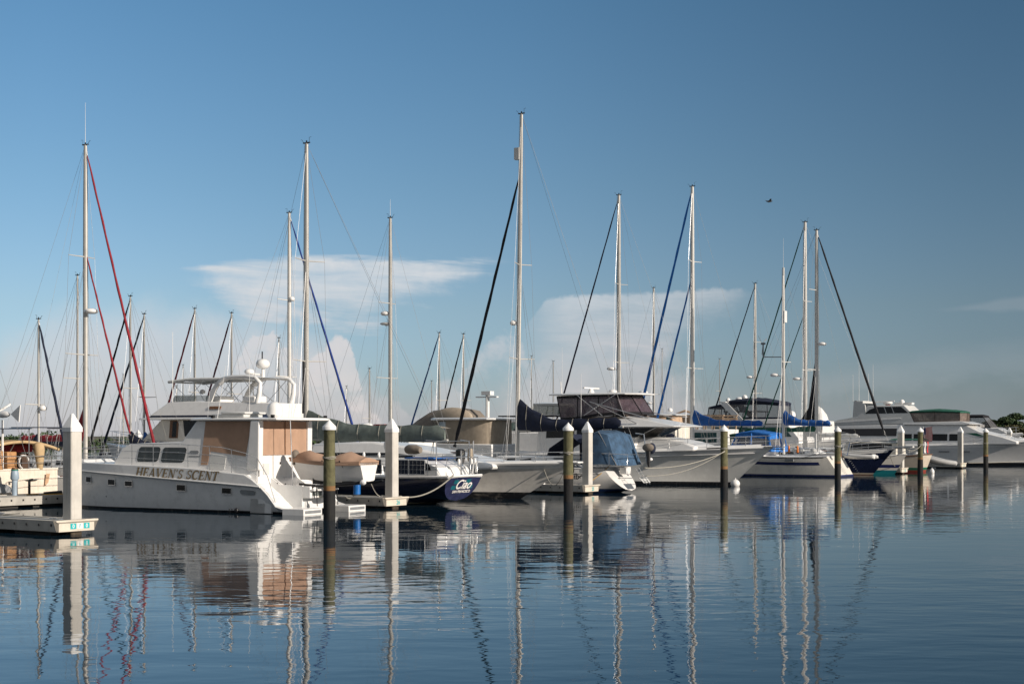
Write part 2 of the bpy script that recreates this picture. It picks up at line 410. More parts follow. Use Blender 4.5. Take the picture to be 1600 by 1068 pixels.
def finger(u, L, label, name='finger_dock', plate=None, W=1.62, v0=0, grp='finger docks between the slips'):
    W = 1.40
    x, y = FING[u]; t = thing(name, label, 'dock', (x, y), DANG, grp)
    d = MB(); d.box(.13, L, -W/2+.12, W/2-.12, .36, .46); d.build('deck', concrete, t, bevel=.012)
    for s in (1, -1):
        w = MB(); w.box(.13, L, s*(W/2-.12), s*W/2, .12, .49)
        for i in range(int(L/.62)):
            xx = .35+i*.62; w.box(xx, xx+.07, s*(W/2-.001), s*(W/2+.022), .30, .38, 1)
        w.build('waler', [concrete, black], t, bevel=.008)
    f = MB(); f.prism([(0, .12), (.128, .12), (.128, .50), (-.05, .50), (-.05, .44), (0, .40)], lambda z: W/2+.02+(.13 if z > .42 else 0))
    fo = f.build('end_fascia', fascia_mat, t, bevel=.01)
    if plate: plate(fo)
    fl = MB()
    for i in range(int(L/2.6)): fl.box(.7+i*2.6, 2.5+i*2.6, -W/2+.2, W/2-.2, -.35, .36)
    fl.build('float', float_blk, t)
    cl = MB()
    for i in range(max(1, int(L/4))):
        for s in (1, -1):
            xx = .55+i*4; yy = s*(W/2-.2)
            cl.tube([(xx-.16, yy, .55), (xx+.16, yy, .55)], .022, 6); cl.box(xx-.05, xx+.05, yy-.025, yy+.025, .46, .54)
    cl.build('cleat', steel, t)
    return t
def plateF(p):
    for i, (y, ch) in enumerate(((.14, '0'), (-.13, 'F'), (-.40, '0'))):
        q = MB(); q.box(-.010, -.001, y-.115, y+.115, .20, .38); o = q.build('number_tile', teal_txt if i != 1 else white_txt, p)
        text(ch, .17, white_txt if i != 1 else teal_txt, o, (-.013, y, .235), (0, -1, 0), (0, 0, 1), ext=.002)
def plateN(s):
    return lambda p: text(s, .27, teal_txt, p, (-.006, -.12, .18), (0, -1, 0), (0, 0, 1), ext=.004, name='slip_number')
def pile_square(u, label, loc=None, top=3.96):
    x, y = loc or FING[u]
    if not loc: x += -.833*.36+.07; y += .554*.36+.08
    t = thing('concrete_pile', label, 'pile', (x, y), DANG, 'square concrete piles with white pyramid caps')
    r = .222; c = .03
    s = MB()
    ring = lambda z, r: [(r, r-c, z), (r-c, r, z), (-r+c, r, z), (-r, r-c, z), (-r, -r+c, z), (-r+c, -r, z), (r-c, -r, z), (r, -r+c, z)]
    s.loft([ring(-1.5, r), ring(top-.56, r)]); s.build('shaft', pile_conc, t, smooth=20)
    k = MB(); k.loft([ring(top-.60, r+.022), ring(top-.46, r+.022), ring(top-.02, .05), ring(top, .04)]); k.build('pile_cap', cap_white, t, smooth=20)
    col = MB(); col.box(-r-.09, r+.09, -r-.09, r+.09, .462, .50); col.build('pile_guide', steel, t)
    return t
def pile_round(x, y, label, top=3.84, r=.235, lean=(0, 0)):
    t = thing('timber_pile', label, 'pile', (x, y), R.uniform(0, 360), 'round timber mooring piles with white conical caps')
    s = MB(); rings = []
    for i in range(15):
        z = -1.5+(top-.30+1.5)*i/14
        rings.append([((r+.012*math.sin(j*2.1+i*.7)-.002*i)*math.cos(j*math.pi/9)+lean[0]*z, (r+.012*math.sin(j*1.3+i))*math.sin(j*math.pi/9)+lean[1]*z, z) for j in range(18)])
    s.loft(rings); s.build('post', pile_wood, t, smooth=60)
    k = MB(); rk = lambda z, q: [(q*math.cos(j*math.pi/10)+lean[0]*z, q*math.sin(j*math.pi/10)+lean[1]*z, z) for j in range(20)]
    k.loft([rk(top-.40, r+.03), rk(top-.30, r+.035), rk(top-.26, r+.02), rk(top-.03, .03), rk(top, .02)]); k.build('pile_cap', cap_white, t, smooth=40)
    l = MB()
    for q in range(3):
        zz = 2.35+q*.035+R.uniform(-.01, .01)
        l.tube([((r+.02)*math.cos(j*math.pi/8)+lean[0]*zz, (r+.02)*math.sin(j*math.pi/8)+lean[1]*zz, zz+.02*math.sin(j+q)) for j in range(17)], .014, 5)
    l.build('rope_loop', rope_m, t)
    return t
finger(0, 15.6, 'concrete finger dock with teal number tiles reaching in from the lower left', plate=plateF)
finger(1, 15.0, 'concrete finger dock between the white catamaran and the navy hulled sailboat', plate=plateN('26'))
finger(2, 14.0, 'concrete finger dock in front of the white sailboat with faded blue canvas', plate=plateN('25'))
finger(5, 12.0, 'concrete finger dock beside the cream stern with green and red stripe', plate=plateN('22'))
finger(6, 14.0, 'dark concrete finger dock in front of the green canopied motor yacht', plate=plateN('21'))
finger(7, 14.0, 'farthest concrete finger dock alongside the yacht hull at the right edge', plate=plateN('20'))
pile_square(0, 'tallest square concrete pile, on the near dock end left of the catamaran')
pile_square(1, 'square concrete pile in front of the navy hulled sailboat')
pile_square(2, 'square concrete pile beside the faded blue cockpit canvas')
pile_square(5, 'square concrete pile beside the small red flag at the cream stern')
pile_square(6, 'square concrete pile before the dark cabin windows of the green canopied yacht')
pile_square(7, 'rightmost square concrete pile in the photo')
pile_square(0, 'distant square pile cap seen over the catamaran foredeck', loc=(-31.0, 118.0), top=3.6)
pile_square(0, 'distant square pile cap behind the bow of the navy cutter', loc=(47.5, 181.), top=3.8)
pile_round(-7.0, 54.5, 'nearest round timber pile with orange band, before the covered dinghy')
pile_round(2.72, 68.8, 'round timber pile beside the grey hulled cruiser bow')
pile_round(13.05, 87.5, 'round timber pile before the big white motor yacht bow')
pile_round(23.7, 103.5, 'round timber pile at the stern of the cream ketch')
pile_round(34.45, 120., 'round timber pile beside the striped flag')
pile_round(45.3, 136., 'round timber pile between the two rightmost square piles')
# main walkway
t = thing('main_dock', 'long concrete walkway dock running behind the moored boats', 'dock', marina(-30, 15.8), math.degrees(math.atan2(.833, .554)))
d = MB(); d.box(0, 78, .12, 2.4, .36, .46); d.build('deck', concrete, t)
for s, y0, y1 in ((1, 0, .119), (2, 2.401, 2.52)):
    w = MB(); w.box(0, 78, y0, y1, .12, .49)
    if s == 1:
        for i in range(int(70/.62)): w.box(.3+i*.62, .37+i*.62, -.022, .001, .30, .38, 1)
    w.build('waler', [concrete, black], t)
fl = MB()
for i in range(25): fl.box(.4+i*3.1, 2.7+i*3.1, .2, 2.3, -.35, .36)
fl.build('float', float_blk, t)
# ------------------------------------------------------------------ boat toolkit
class Hull:
    def __init__(s, L, B, sh, k=.6, tm=.45, tw=.8, p=2.4, ob=1., os=0., aw=.92, ab=.3, fl=1.4, nt=28, m=7, rs=None):
        s.__dict__.update(locals())
    def st(s, t):
        if t > s.tm: bd = 1-((t-s.tm)/(1-s.tm))**s.p
        else: bd = 1-(1-s.tw)*((s.tm-t)/s.tm)**2
        bd = max(bd, .012)*s.B/2
        a, b, c = s.sh
        z = a*(1-t)*(1-2*t)+b*4*t*(1-t)+c*t*(2*t-1)
        q = max(0, (t-s.tm)/(1-s.tm))
        return bd, z, s.aw+(s.ab-s.aw)*q**1.5, q
    def P(s, t, w, side=1, out=0.):
        bd, z, a, q = s.st(t)
        if s.rs is not None:
            e = min(1, t/.34); zb = lerp(s.rs, -s.k, e*e*(3-2*e))*(1-.6*q**3); u_ = min(1., max(0., (w+1)/2)); nn = 2.3-.7*q
            y = bd*max(0., 1-(1-u_)**nn)**(1/nn); zz = zb+(z-zb)*u_
        elif w >= 0: y = bd*(a+(1-a)*w**s.fl); zz = z*w
        else:
            y = bd*a*math.sqrt(max(0, 1-w*w)); zz = s.k*w*(.35+.65*math.sin(math.pi*min(1., .12+t*.95)))
        r = zz/z
        return (s.L*t+s.ob*r*q**3-s.os*r*(1-t)**4, side*(y+out), zz)
    def wz(s, t, z):
        zz = s.st(t)[1]; q = s.st(t)[3]; e = min(1, t/.34); zb = lerp(s.rs, -s.k, e*e*(3-2*e))*(1-.6*q**3)
        return 2*(z-zb)/(zz-zb)-1
    def edge(s, t, side=1, inset=0., dz=0.):
        x, y, z = s.P(t, 1, side)
        return (x, side*max(0.0, abs(y)-inset), z+dz)
    def tx(s, x):
        lo, hi = 0., 1.
        for _ in range(40):
            mid = (lo+hi)/2
            if s.P(mid, 1)[0] < x: lo = mid
            else: hi = mid
        return lo
    def make(s, root, hm, dm, rail=None, rr=.035, camber=.06):
        h = MB(); ws = [1-i/s.m for i in range(s.m)]+[0, -.35, -.7, -1]
        rings = []
        for i in range(s.nt+1):
            t = 1-(1-i/s.nt)**1.25
            rings.append([s.P(t, w) for w in ws]+[s.P(t, w, -1) for w in ws[::-1][1:]])
        h.loft(rings, closed=False)
        h.add(rings[0], [tuple(range(len(rings[0])))])
        ho = h.build('hull', hm, root, smooth=40)
        d = MB(); rg = []
        for i in range(s.nt+1):
            t = 1-(1-i/s.nt)**1.25; e = s.edge(t, 1, .02, -.015)
            rg.append([(e[0], e[1]*c, e[2]+camber*(1-c*c)) for c in (1, .6, .2, -.2, -.6, -1)])
        d.loft(rg, closed=False); d.build('deck', dm, root, smooth=50)
        if rail:
            q = MB()
            for sd in (1, -1): q.tube([s.edge(i/s.nt, sd, 0, .005) for i in range(s.nt+1)], rr, 6)
            q.tube([s.edge(0, 1, 0, .005), s.edge(0, -1, 0, .005)], rr, 6)
            q.build('rub_rail', rail, root)
        return ho
    def gunwale(s, root, mt, h=.22, inset=.26):
        b = MB()
        for sd in (1, -1):
            b.loft([[s.edge(i/40, sd, 0, 0), s.edge(i/40, sd, inset*.45, h*.8), s.edge(i/40, sd, inset, h), s.edge(i/40, sd, inset+.3, h-.06)] for i in range(40)], closed=False)
        b.build('gunwale', mt, root, smooth=60)
    def stripe(s, root, z0, z1, mt, t0=0., t1=1., name='hull_stripe', rel=True, sides=(1, -1)):
        for sd in sides:
            b = MB(); n = 30; a = []; c = []
            for i in range(n+1):
                t = lerp(t0, t1, i/n); z = s.st(t)[1]
                w0, w1 = ((z+z0)/z, (z+z1)/z) if rel else (z0/z, z1/z)
                if s.rs is not None: w0, w1 = s.wz(t, z+z0 if rel else z0), s.wz(t, z+z1 if rel else z1)
                a.append(s.P(t, w0, sd, .012)); c.append(s.P(t, w1, sd, .012))
            b.loft([[p, q] for p, q in zip(a, c)], closed=False); b.build(name, mt, root)
    def rails(s, root, t0, t1, h=.62, step=1.4, sides=(1, -1), n=2, r=.014, inset=.08, name='lifeline', mt=None, top=None, front=False):
        q = MB()
        x0, x1 = s.P(t0, 1)[0], s.P(t1, 1)[0]; k = max(1, int((x1-x0)/step))
        for sd in sides:
            for i in range(k+1):
                e = Vector(s.edge(s.tx(lerp(x0, x1, i/k)), sd, inset)); q.tube([e, e+Vector((0, 0, h))], r, 5)
            for j in range(n):
                z = h*(1-j*.45)
                q.tube([s.edge(s.tx(lerp(x0, x1, i/(k*2))), sd, inset, z) for i in range(k*2+1)], r*.9 if j else r*1.1, 5)
        if front:
            for z in (h, h*.55):
                a = s.edge(t1, 1, inset, z); b = s.edge(t1, -1, inset, z); q.tube([a, ((a[0]+b[0])/2+.35, 0, a[2]), b], r*1.1, 5)
        return q.build(name, mt or steel, root, smooth=60)
def house(root, name, prof, w, mt, bev=.05):
    b = MB(); b.prism(prof, w); return b.build(name, mt, root, bevel=bev)
def pane(par, prof, w, mt=None, name='window', sides=(1, -1), off=.012):
    for sd in sides:
        b = MB(); b.prism(prof, w, side=sd, off=off); b.build(name, mt or glass, par)
def face(par, pts, nrm, mt=None, name='window', th=.012):
    b = MB(); b.slab(pts, nrm, th); return b.build(name, mt or glass, par)
def enclosure(root, base, top, fm, vm, band=.2, post=.03, skip=(), lid=None, lidth=.06, name='canvas_enclosure', tband=.86):
    """soft enclosure: frame and lower band in canvas, clear panels between"""
    n = len(base); B = [Vector(p) for p in base]; T = [Vector(p) for p in top]
    c = MB()
    for i in range(n):
        j = (i+1) % n
        if i in skip: continue
        for lo, hi in ((0, band), (tband, 1)):
            if hi-lo > .01:
                c.add([B[i].lerp(T[i], lo), B[j].lerp(T[j], lo), B[j].lerp(T[j], hi), B[i].lerp(T[i], hi)], [(0, 1, 2, 3)])
        c.tube([B[i], T[i]], post, 5); c.tube([T[i], T[j]], post, 5)
    o = c.build(name, fm, root, smooth=0)
    for i in range(n):
        j = (i+1) % n
        if i in skip: continue
        v = MB(); v.add([B[i].lerp(T[i], band), B[j].lerp(T[j], band), B[j].lerp(T[j], tband), B[i].lerp(T[i], tband)], [(0, 1, 2, 3)])
        v.build('vinyl_window', vm, o)
    if lid:
        m = MB(); cx = sum((p.x for p in T))/n; cy = sum((p.y for p in T))/n
        ring = lambda k, dz: [(cx+(p.x-cx)*k, cy+(p.y-cy)*k, p.z+dz) for p in T]
        m.loft([ring(1.03, -.02), ring(1.04, lidth*.5), ring(.93, lidth), ring(.5, lidth*1.7)]); m.build('canopy_top', lid, root, smooth=60)
    return o
def radar(par, c, r=.28, mt=None, name='radar_dome', h=.16):
    b = MB(); b.ell(c, (r, r, h), 14, 8, z0=-.8); return b.build(name, mt or white, par, smooth=70)
def satdome(par, c, r=.3, name='satellite_dome'):
    b = MB(); n = 16
    rk = lambda z, q: [(c[0]+q*math.cos(j*2*math.pi/n), c[1]+q*math.sin(j*2*math.pi/n), c[2]+z) for j in range(n)]
    b.loft([rk(0, r*.8), rk(.08, r*.92), rk(.1, r), rk(.5*r*2, r)]+[rk(r+r*1.05*math.sin(a*math.pi/12), max(.02, r*math.cos(a*math.pi/12))) for a in range(1, 7)])
    return b.build(name, white, par, smooth=50)
def rod(par, name, pts, r, mt, n=6): 
    b = MB(); b.tube(pts, r, n); return b.build(name, mt, par, smooth=60)
def antenna(par, p, h, lean=(0, 0), r=.013, name='antenna'):
    return rod(par, name, [p, (p[0]+lean[0], p[1]+lean[1], p[2]+h)], [r, r*.5], white, 5)
def rig(root, xm, zb, zt, r=.12, mm=None, spread=(), fore=None, sail=None, aft=None, chain=(-.4, 1.5, 1.3), boom=None, cover=None, ant=0, rad_=None,
        inner=None, rake=0., head=True, furl_r=.075, cover_h=(1.0, .35), name='mast'):
    """mast with spreaders and wires; fore/aft = (x, z) on deck; boom = (x_end, z_mast, z_end)"""
    mm = mm or alu
    X = lambda z: xm-rake*(z-zb)/(zt-zb)
    m = MB(); m.tube([(X(z), 0, z) for z in (zb, zb+.05, lerp(zb, zt, .6), lerp(zb, zt, .85), zt)], [r, r, r, r*.88, r*.66], 12, flat=.72)
    mo = m.build(name, mm, root, smooth=50)
    top = (X(zt), 0, zt); w = MB(); wr = .0085
    tips = []
    for zs, half in spread:
        s = MB(); x = X(zs); s.tube([(x-.25, half, zs+.03), (x, r*.5, zs), (x, -r*.5, zs), (x-.25, -half, zs+.03)], [.022, .035, .035, .022], 6); s.build('spreader', mm, mo)
        tips.append((x-.25, half, zs+.03))
    cx, cy, cz = xm+chain[0], chain[1], chain[2]
    for sd in (1, -1):
        pts = [(top[0], 0, zt-.15)]+[(a, b*sd, c) for a, b, c in sorted(tips, key=lambda q: -q[2])]+[(cx, cy*sd, cz)]
        w.tube(pts, wr, 4)
        for i, (zs, half) in enumerate(spread):
            w.tube([(X(zs), 0, zs-.05), (cx+(.4 if i == 0 else 0), cy*sd*.96, cz)], wr, 4)
            w.tube([(X(zs), 0, zs-.05), (cx-.6, cy*sd*.96, cz)], wr, 4)
    if aft: w.tube([top, (aft[0], 0, aft[1])], wr, 4)
    if fore: w.tube([(X(fore[2] if len(fore) > 2 else zt), 0, fore[2] if len(fore) > 2 else zt), (fore[0], 0, fore[1])], wr, 4)
    w.tube([(X(zt)+r, 0, zt-.1), (xm+r+.08, .05, zb+1)], wr*.8, 4)
    w.build('standing_rigging', wire, root, smooth=0)
    for f, fr_ in ((fore, furl_r), (inner, furl_r*.8)):
        if f and sail:
            ztop = f[2] if len(f) > 2 else zt-.1
            a = Vector((f[0], 0, f[1])); b = Vector((X(ztop), 0, ztop)); q = MB(); n = 22
            pts = []; rs = []
            for i in range(n+1):
                t = .015+.955*i/n; pts.append(a.lerp(b, t)+Vector((0, .012*math.sin(i*1.9), 0)))
                rs.append(fr_*(.35 if i in (0, n) else 1.05-.45*(i/n)+.09*math.sin(i*2.3)))
            q.tube(pts, rs, 8); so = q.build('furled_sail', sail, root, smooth=60)
            dr = MB(); e = a.lerp(b, .008); dr.tube([e, a.lerp(b, .016)], [.1, .1], 10); dr.build('furling_drum', black, so)
            sw = MB(); sw.tube([a.lerp(b, .972), a.lerp(b, .99)], .035, 6); sw.build('furling_swivel', white, so)
    if head:
        h = MB(); k_ = .45+4*r; tx_ = top[0]; h.box(tx_-.2*k_, tx_+.2*k_, -.04, .04, zt, zt+.05*k_); h.tube([(tx_-.17*k_, 0, zt+.03), (tx_-.17*k_, 0, zt+.28*k_), (tx_-.30*k_, 0, zt+.28*k_)], .010, 5)
        h.tube([(tx_+.17*k_, 0, zt+.03), (tx_+.30*k_, 0, zt+.2*k_), (tx_+.36*k_, 0, zt+.2*k_)], .010, 5); h.tube([(tx_, 0, zt), (tx_, 0, zt+.14*k_)], .035*k_, 6)
        h.build('masthead_instruments', black, mo)
    if ant: antenna(mo, (top[0], 0, zt), ant)
    if rad_:
        zr, off, rr = rad_
        b = MB(); b.box(min(X(zr), X(zr)+off), max(X(zr), X(zr)+off), -.06, .06, zr-.12, zr-.06); bo = b.build('radar_bracket', steel, mo)
        radar(bo, (X(zr)+off, 0, zr), rr)
    if boom:
        xe, z0, z1 = boom
        b = MB(); b.tube([(xm-r, 0, z0), (xe, 0, z1)], .07, 10); bo = b.build('boom', mm, root, smooth=50)
        tl = MB(); tl.tube([(xe+.3, 0, z1), (X(zt), 0, zt)], wr*.7, 4); tl.tube([(xe+.8, 0, z1), (xe+1.0, .2, z1-1.3)], .014, 5); tl.tube([(xe+.8, 0, z1), (xe+1.0, -.2, z1-1.3)], .014, 5); tl.build('sheet', rope_m, bo)
        if cover:
            c = MB(); rg = []; n = 20; h0, h1 = cover_h
            for i in range(n+1):
                t = i/n; x = lerp(xm-r*.2, xe+.15, t); z = lerp(z0, z1, t)-.10
                hh = h1+(h0-h1)*max(0, 1-t/.42)**1.6+.04*math.sin(i*1.7); wd = .13+.07*math.sin(min(1, t*1.6)*math.pi)+.02*math.sin(i*2.1)
                if i == n: hh *= .7; wd *= .6
                rg.append([(x, wd*math.sin(a)*(1 if math.cos(a) < .1 else .55+.45*(1-math.cos(a))), z+hh*.5-hh*.5*math.cos(math.pi-a)) for a in [2*math.pi*j/12 for j in range(12)]])
            c.loft(rg); c.build('sail_cover', cover, bo, smooth=60)
            for i in range(2, n, 3):
                tb = MB(); rgp = [Vector(p) for p in rg[i]]; ce = sum(rgp, Vector())/12
                tb.tube([ce+(p-ce)*1.06 for p in rgp+[rgp[0]]], .014, 4); tb.build('tie', rope_m, bo)
    return mo
def cabin(root, H, x0, x1, h0, h1, mt, win=None, nwin=3, w=None, name='cabin_trunk', wf=.62):
    """low trunk cabin on the deck between x0 (aft) and x1 (fore)"""
    z0 = H.st(H.tx(x0))[1]; z1 = H.st(H.tx(x1))[1]; zz = min(z0, z1)-.1
    ww = w or H.B/2*wf
    W_ = wlin(ww, zz, ww-.15, z0+h0)
    prof = [(x0, zz), (x0, z0+h0), (lerp(x0, x1, .6), lerp(z0, z1, .6)+lerp(h0, h1, .5)), (x1-.5, z1+h1), (x1, z1+.06), (x1, zz)]
    o = house(root, name, prof, W_, mt, .06)
    for i in range(nwin):
        a = lerp(x0, x1, .1+.72*i/nwin); b = lerp(x0, x1, .1+.72*(i+.72)/nwin); za = lerp(z0, z1, .1+.72*i/nwin)
        pane(o, [(a, za+.14), (b, za+.14), (b, za+.14+h1*.45), (a, za+.14+h0*.5)], W_, win)
    return o
def sailboat(label, loc, ang, L, B, sh, hm, group=None, dm=None, name='sailboat', rail=None, cab=(.28, .72), railing=True, ob=1.0, os=.0, tw=.72, rs=None, **kw):
    root = thing(name, label, 'sailboat', loc, ang, group)
    H = Hull(L, B, sh, .9, .48, tw, 2.0, ob, os, .86, .35, 1.1, 26, 7, rs)
    H.make(root, hm, dm or white2, rail or white)
    if cab: cabin(root, H, L*cab[0], L*cab[1], .5, .36, dm or white2)
    if railing: H.rails(root, .04, .96, front=True, r=.011)
    return root, H
def bottom(name, top, rough=.3, boot=(.02, .03, .09), anti=(.015, .015, .02), z=.06, zb=.16, **kw):
    return mat(name, top, rough, bands=[(-3, z, anti), (z, zb, boot)], **kw)
# ------------------------------------------------------------------ power catamaran in the foreground
cat = thing('power_catamaran', 'white power catamaran with tan window shades and gold name lettering', 'catamaran', (-7.45, 59.4), 152.8)
cat_hull = bottom('catamaran_topsides', (.76, .755, .74), .3, (.012, .013, .016), (.012, .012, .014), .07, .10, var=.06, streak=.22, dirt=(.58, .54, .46), coat=.4)
CX = [.95, 1.3, 1.7, 2.08, 2.54, 2.91, 3.85, 5.72, 7.5, 9.28, 10.6, 11.9, 12.8, 13.35, 13.62]
CZ = [.25, .34, .80, 1.13, 1.44, 1.62, 1.69, 1.85, 1.91, 1.96, 2.0, 2.02, 1.97, 1.90, 1.86]
CO = [2.28]*10+[2.25, 2.10, 1.86, 1.62, 1.46]
CI = [.9]*10+[.98, 1.12, 1.27, 1.38, 1.44]
def cat_pt(i):
    x, z, o, n = CX[i], CZ[i], CO[i], CI[i]
    rub = min(z-.04, lerp(1.10, 1.70, max(0, (x-2.08)/11)))
    tz = min(.78, z-.1); bow = max(0, (x-11)/2.6)
    xb = x-.42*max(0, (x-10.5)/3.1)**2
    cz = max(z, 1.15) if x < 2.6 else z
    cx = min(x, 12.9); dz = .34*max(0, min(1, (x-1.0)/.5, (2.95-x)/.4)) if x < 3 else 0
    half = [(cx, .0, cz+.0), (cx, min(n, .9), cz), (x, min(n+.02, .93), z-dz), (x, o-.15, z-dz), (x, o-.13, z), (x, o-.02, z), (x, o, z-.03), (x, o, rub), (x-.03*bow, o-.09, rub-.06), (lerp(x, xb, .5), o-.17-.06*bow, rub*.5), (xb, lerp(o-.29, 1.44, bow*.6), 0),
            (xb-.1, 1.45+.2*(1-bow), -.55), (xb, max(n, .9), 0), (x, n, tz), (cx, n*.7, tz), (cx, 0, tz)]
    return half
rings = []
for i in range(len(CX)):
    h = cat_pt(i); rings.append(h+[(a, -b, c) for a, b, c in h[1:-1][::-1]])
b = MB(); b.loft(rings); cho = b.build('hull', cat_hull, cat, smooth=28)
for sd in (1, -1):
    b = MB(); b.tube([(CX[i], sd*(CO[i]+.012), min(CZ[i]-.04, lerp(1.10, 1.70, max(0, (CX[i]-2.08)/11)))+.02) for i in range(3, len(CX))], .032, 6); b.build('rub_rail', white, cat)
    y0, y1 = (.98, 2.28) if sd > 0 else (-2.28, -.98)
    b = MB(); b.box(-.10, .951, y0, y1, -.12, .245); b.box(-.12, -.10, y0+.1, y1-.1, .06, .18, 1); p = b.build('swim_platform', [white, grey_pl], cat, bevel=.025)
    b = MB()
    for k in range(3): b.box(1.62+k*.32, 2.7, y0+.06, y1-.16, .02, .44+.28*k)
    b.build('boarding_steps', white, cat, bevel=.02)
b = MB()
b.box(.55, .95, -.9, .9, .62, 1.12); b.box(.35, .55, -.9, .9, .92, 1.0); b.build('aft_deck_beam', white, cat, bevel=.03)
for y in (.42, -.42): 
    b = MB(); b.prism([(.9, 0)]*0 or [(-.30, .72), (-.34, .76), (-.34, .86), (-.30, .9), (.30, .9), (.34, .86), (.34, .76), (.30, .72)], lambda z: .01)
    b.v = [(.54-abs(q[1]), q[0]+y, q[2]) for q in b.v]; b.build('transom_window', mat('pale_grey_glass', (.30, .33, .31), .15), cat)
# superstructure
WC = wlin(1.84, 1.7, 1.64, 3.85)
prof = [(10.4, 1.4), (10.4, 1.98), (9.95, 2.70), (9.5, 2.86), (6.62, 2.97), (5.90, 3.86), (2.55, 3.86), (2.55, 1.2)]
hs = house(cat, 'cabin', prof, WC, white, .05)
for a, c in (((9.0, 2.71), (7.84, 2.10)), ((7.66, 2.69), (6.41, 2.08))):
    x0, z1 = a; x1, z0 = c; q = .1
    q = .08; pf = [(x0-.14, z1), (x0-.05, z1-q), (x0+.05, z0+q), (x0-.02, z0), (x1+q+.08, z0), (x1+.05, z0+q), (x1-.05, z1-q), (x1+.03, z1)]
    pane(hs, [(lerp((x0+x1)/2, u_, 1.025), lerp((z0+z1)/2, v_, 1.05)) for u_, v_ in pf], WC, black, 'window_frame', off=.010)
    pane(hs, pf, WC, mat('tinted_cabin_glass', (.045, .055, .058), .1, var=.2), 'window', off=.016)
    pane(hs, [(x1+.2, z1-.2), (x1+.2, z1-.215), (x0-.15, z1-.215), (x0-.15, z1-.2)], WC, grey_pl, 'window_bar', off=.02)
pane(hs, [(6.15, 2.52), (6.1, 2.58), (5.72, 2.58), (5.66, 2.52), (5.72, 2.44), (6.1, 2.44)], WC, grey_pl, 'vent', off=.014)
pane(hs, [(6.2, 2.36), (5.6, 2.36), (5.6, 2.31), (6.2, 2.31)], WC, grey_pl, 'vent', off=.014)
pane(hs, [(5.40, 3.82), (2.98, 3.82), (3.19, 2.36), (4.25, 2.47), (5.06, 2.56), (5.17, 1.98), (5.52, 1.98)], WC, tan, 'window_shade', off=.02)
pane(hs, [(5.0, 2.45), (4.2, 2.36), (4.25, 1.80), (5.12, 1.80)], WC, greywhite, 'side_door', off=.018)
face(hs, [(6.5, -1.5, 3.06), (6.5, 1.5, 3.06), (5.98, 1.45, 3.78), (5.98, -1.45, 3.78)], (.78, 0, .62), glass, 'windshield', .01)
b = MB()
for y0, y1 in ((-1.60, -.03), (-.0, 1.60)):
    n = 14; rg = []
    for i in range(n+1):
        y = lerp(y0, y1, i/n); rg.append([(2.515-.012*math.sin(i*1.9)-.01*(z < 2.6), y, z) for z in (3.82, 3.3, 2.8, 2.40)])
    b.loft(rg, closed=False)
b.build('stern_shade', tan, hs, smooth=60)
rod(hs, 'shade_seam', [(2.49, -.02, 3.84), (2.49, -.02, 2.40)], .018, teak)
for y in (-1.74, 1.74): rod(cat, 'corner_post', [(2.47, y, 3.86), (2.49, y, 1.55)], .05, white, 8)
for sd in (1, -1):
    b = MB(); b.prism([(2.40, 3.85), (2.86, 3.85), (3.1, 1.78), (2.43, 1.78)], lambda z: .16); b.v = [(x, y+sd*1.745, z) for x, y, z in b.v]; b.build('aft_pillar', white, hs, bevel=.05)
face(hs, [(2.54, 1.45, 2.05), (2.54, 1.05, 2.05), (2.54, 1.05, 1.6), (2.54, 1.45, 1.6)], (-1, 0, 0), greywhite, 'hatch', .015)
face(hs, [(2.54, .3, 2.10), (2.54, .22, 2.10), (2.54, .22, 2.0), (2.54, .3, 2.0)], (-1, 0, 0), black, 'socket', .015)
b = MB(); b.loft([[(x, s*w, z) for x, s, w in ((1.5, 1, 1.93), (6.0, 1, 1.9), (6.35, 1, 1.5), (6.45, 1, 0), (6.35, -1, 1.5), (6.0, -1, 1.9), (1.5, -1, 1.93))] for z in (3.862, 3.93)]+[[(x*.96+.12, s*w*.9, 3.975) for x, s, w in ((1.5, 1, 1.93), (6.0, 1, 1.9), (6.35, 1, 1.5), (6.45, 1, 0), (6.35, -1, 1.5), (6.0, -1, 1.9), (1.5, -1, 1.93))]])
roof = b.build('hardtop', white, cat, bevel=.02)
b = MB(); b.box(3.5, 5.2, .2, 1.5, 3.98, 4.12); b.box(3.4, 4.7, .1, 1.55, 4.12, 4.22); b.build('roof_hatch', greywhite, roof, bevel=.04)
b = MB(); b.box(4.2, 5.6, -1.2, 0, 3.98, 4.16); b.build('solar_panel', solar, roof)
satdome(roof, (2.35, .9, 3.97), .33)
for x, y in ((1.75, 1.85), (1.7, -1.85), (4.9, 1.8)): 
    b = MB(); b.box(x-.06, x+.06, y-.06, y+.06, 3.96, 4.08); b.build('deck_light', black, roof)
antenna(roof, (5.25, 1.7, 3.95), 1.15, (-.1, 0), .012)
antenna(roof, (4.7, 1.75, 3.95), 2.2, (-.45, 0), .014)
antenna(roof, (5.6, -1.6, 3.95), 2.7, (.0, 0), .014)
rod(cat, 'roof_post', [(1.6, .85, 3.88), (1.45, .85, .9)], .022, steel)
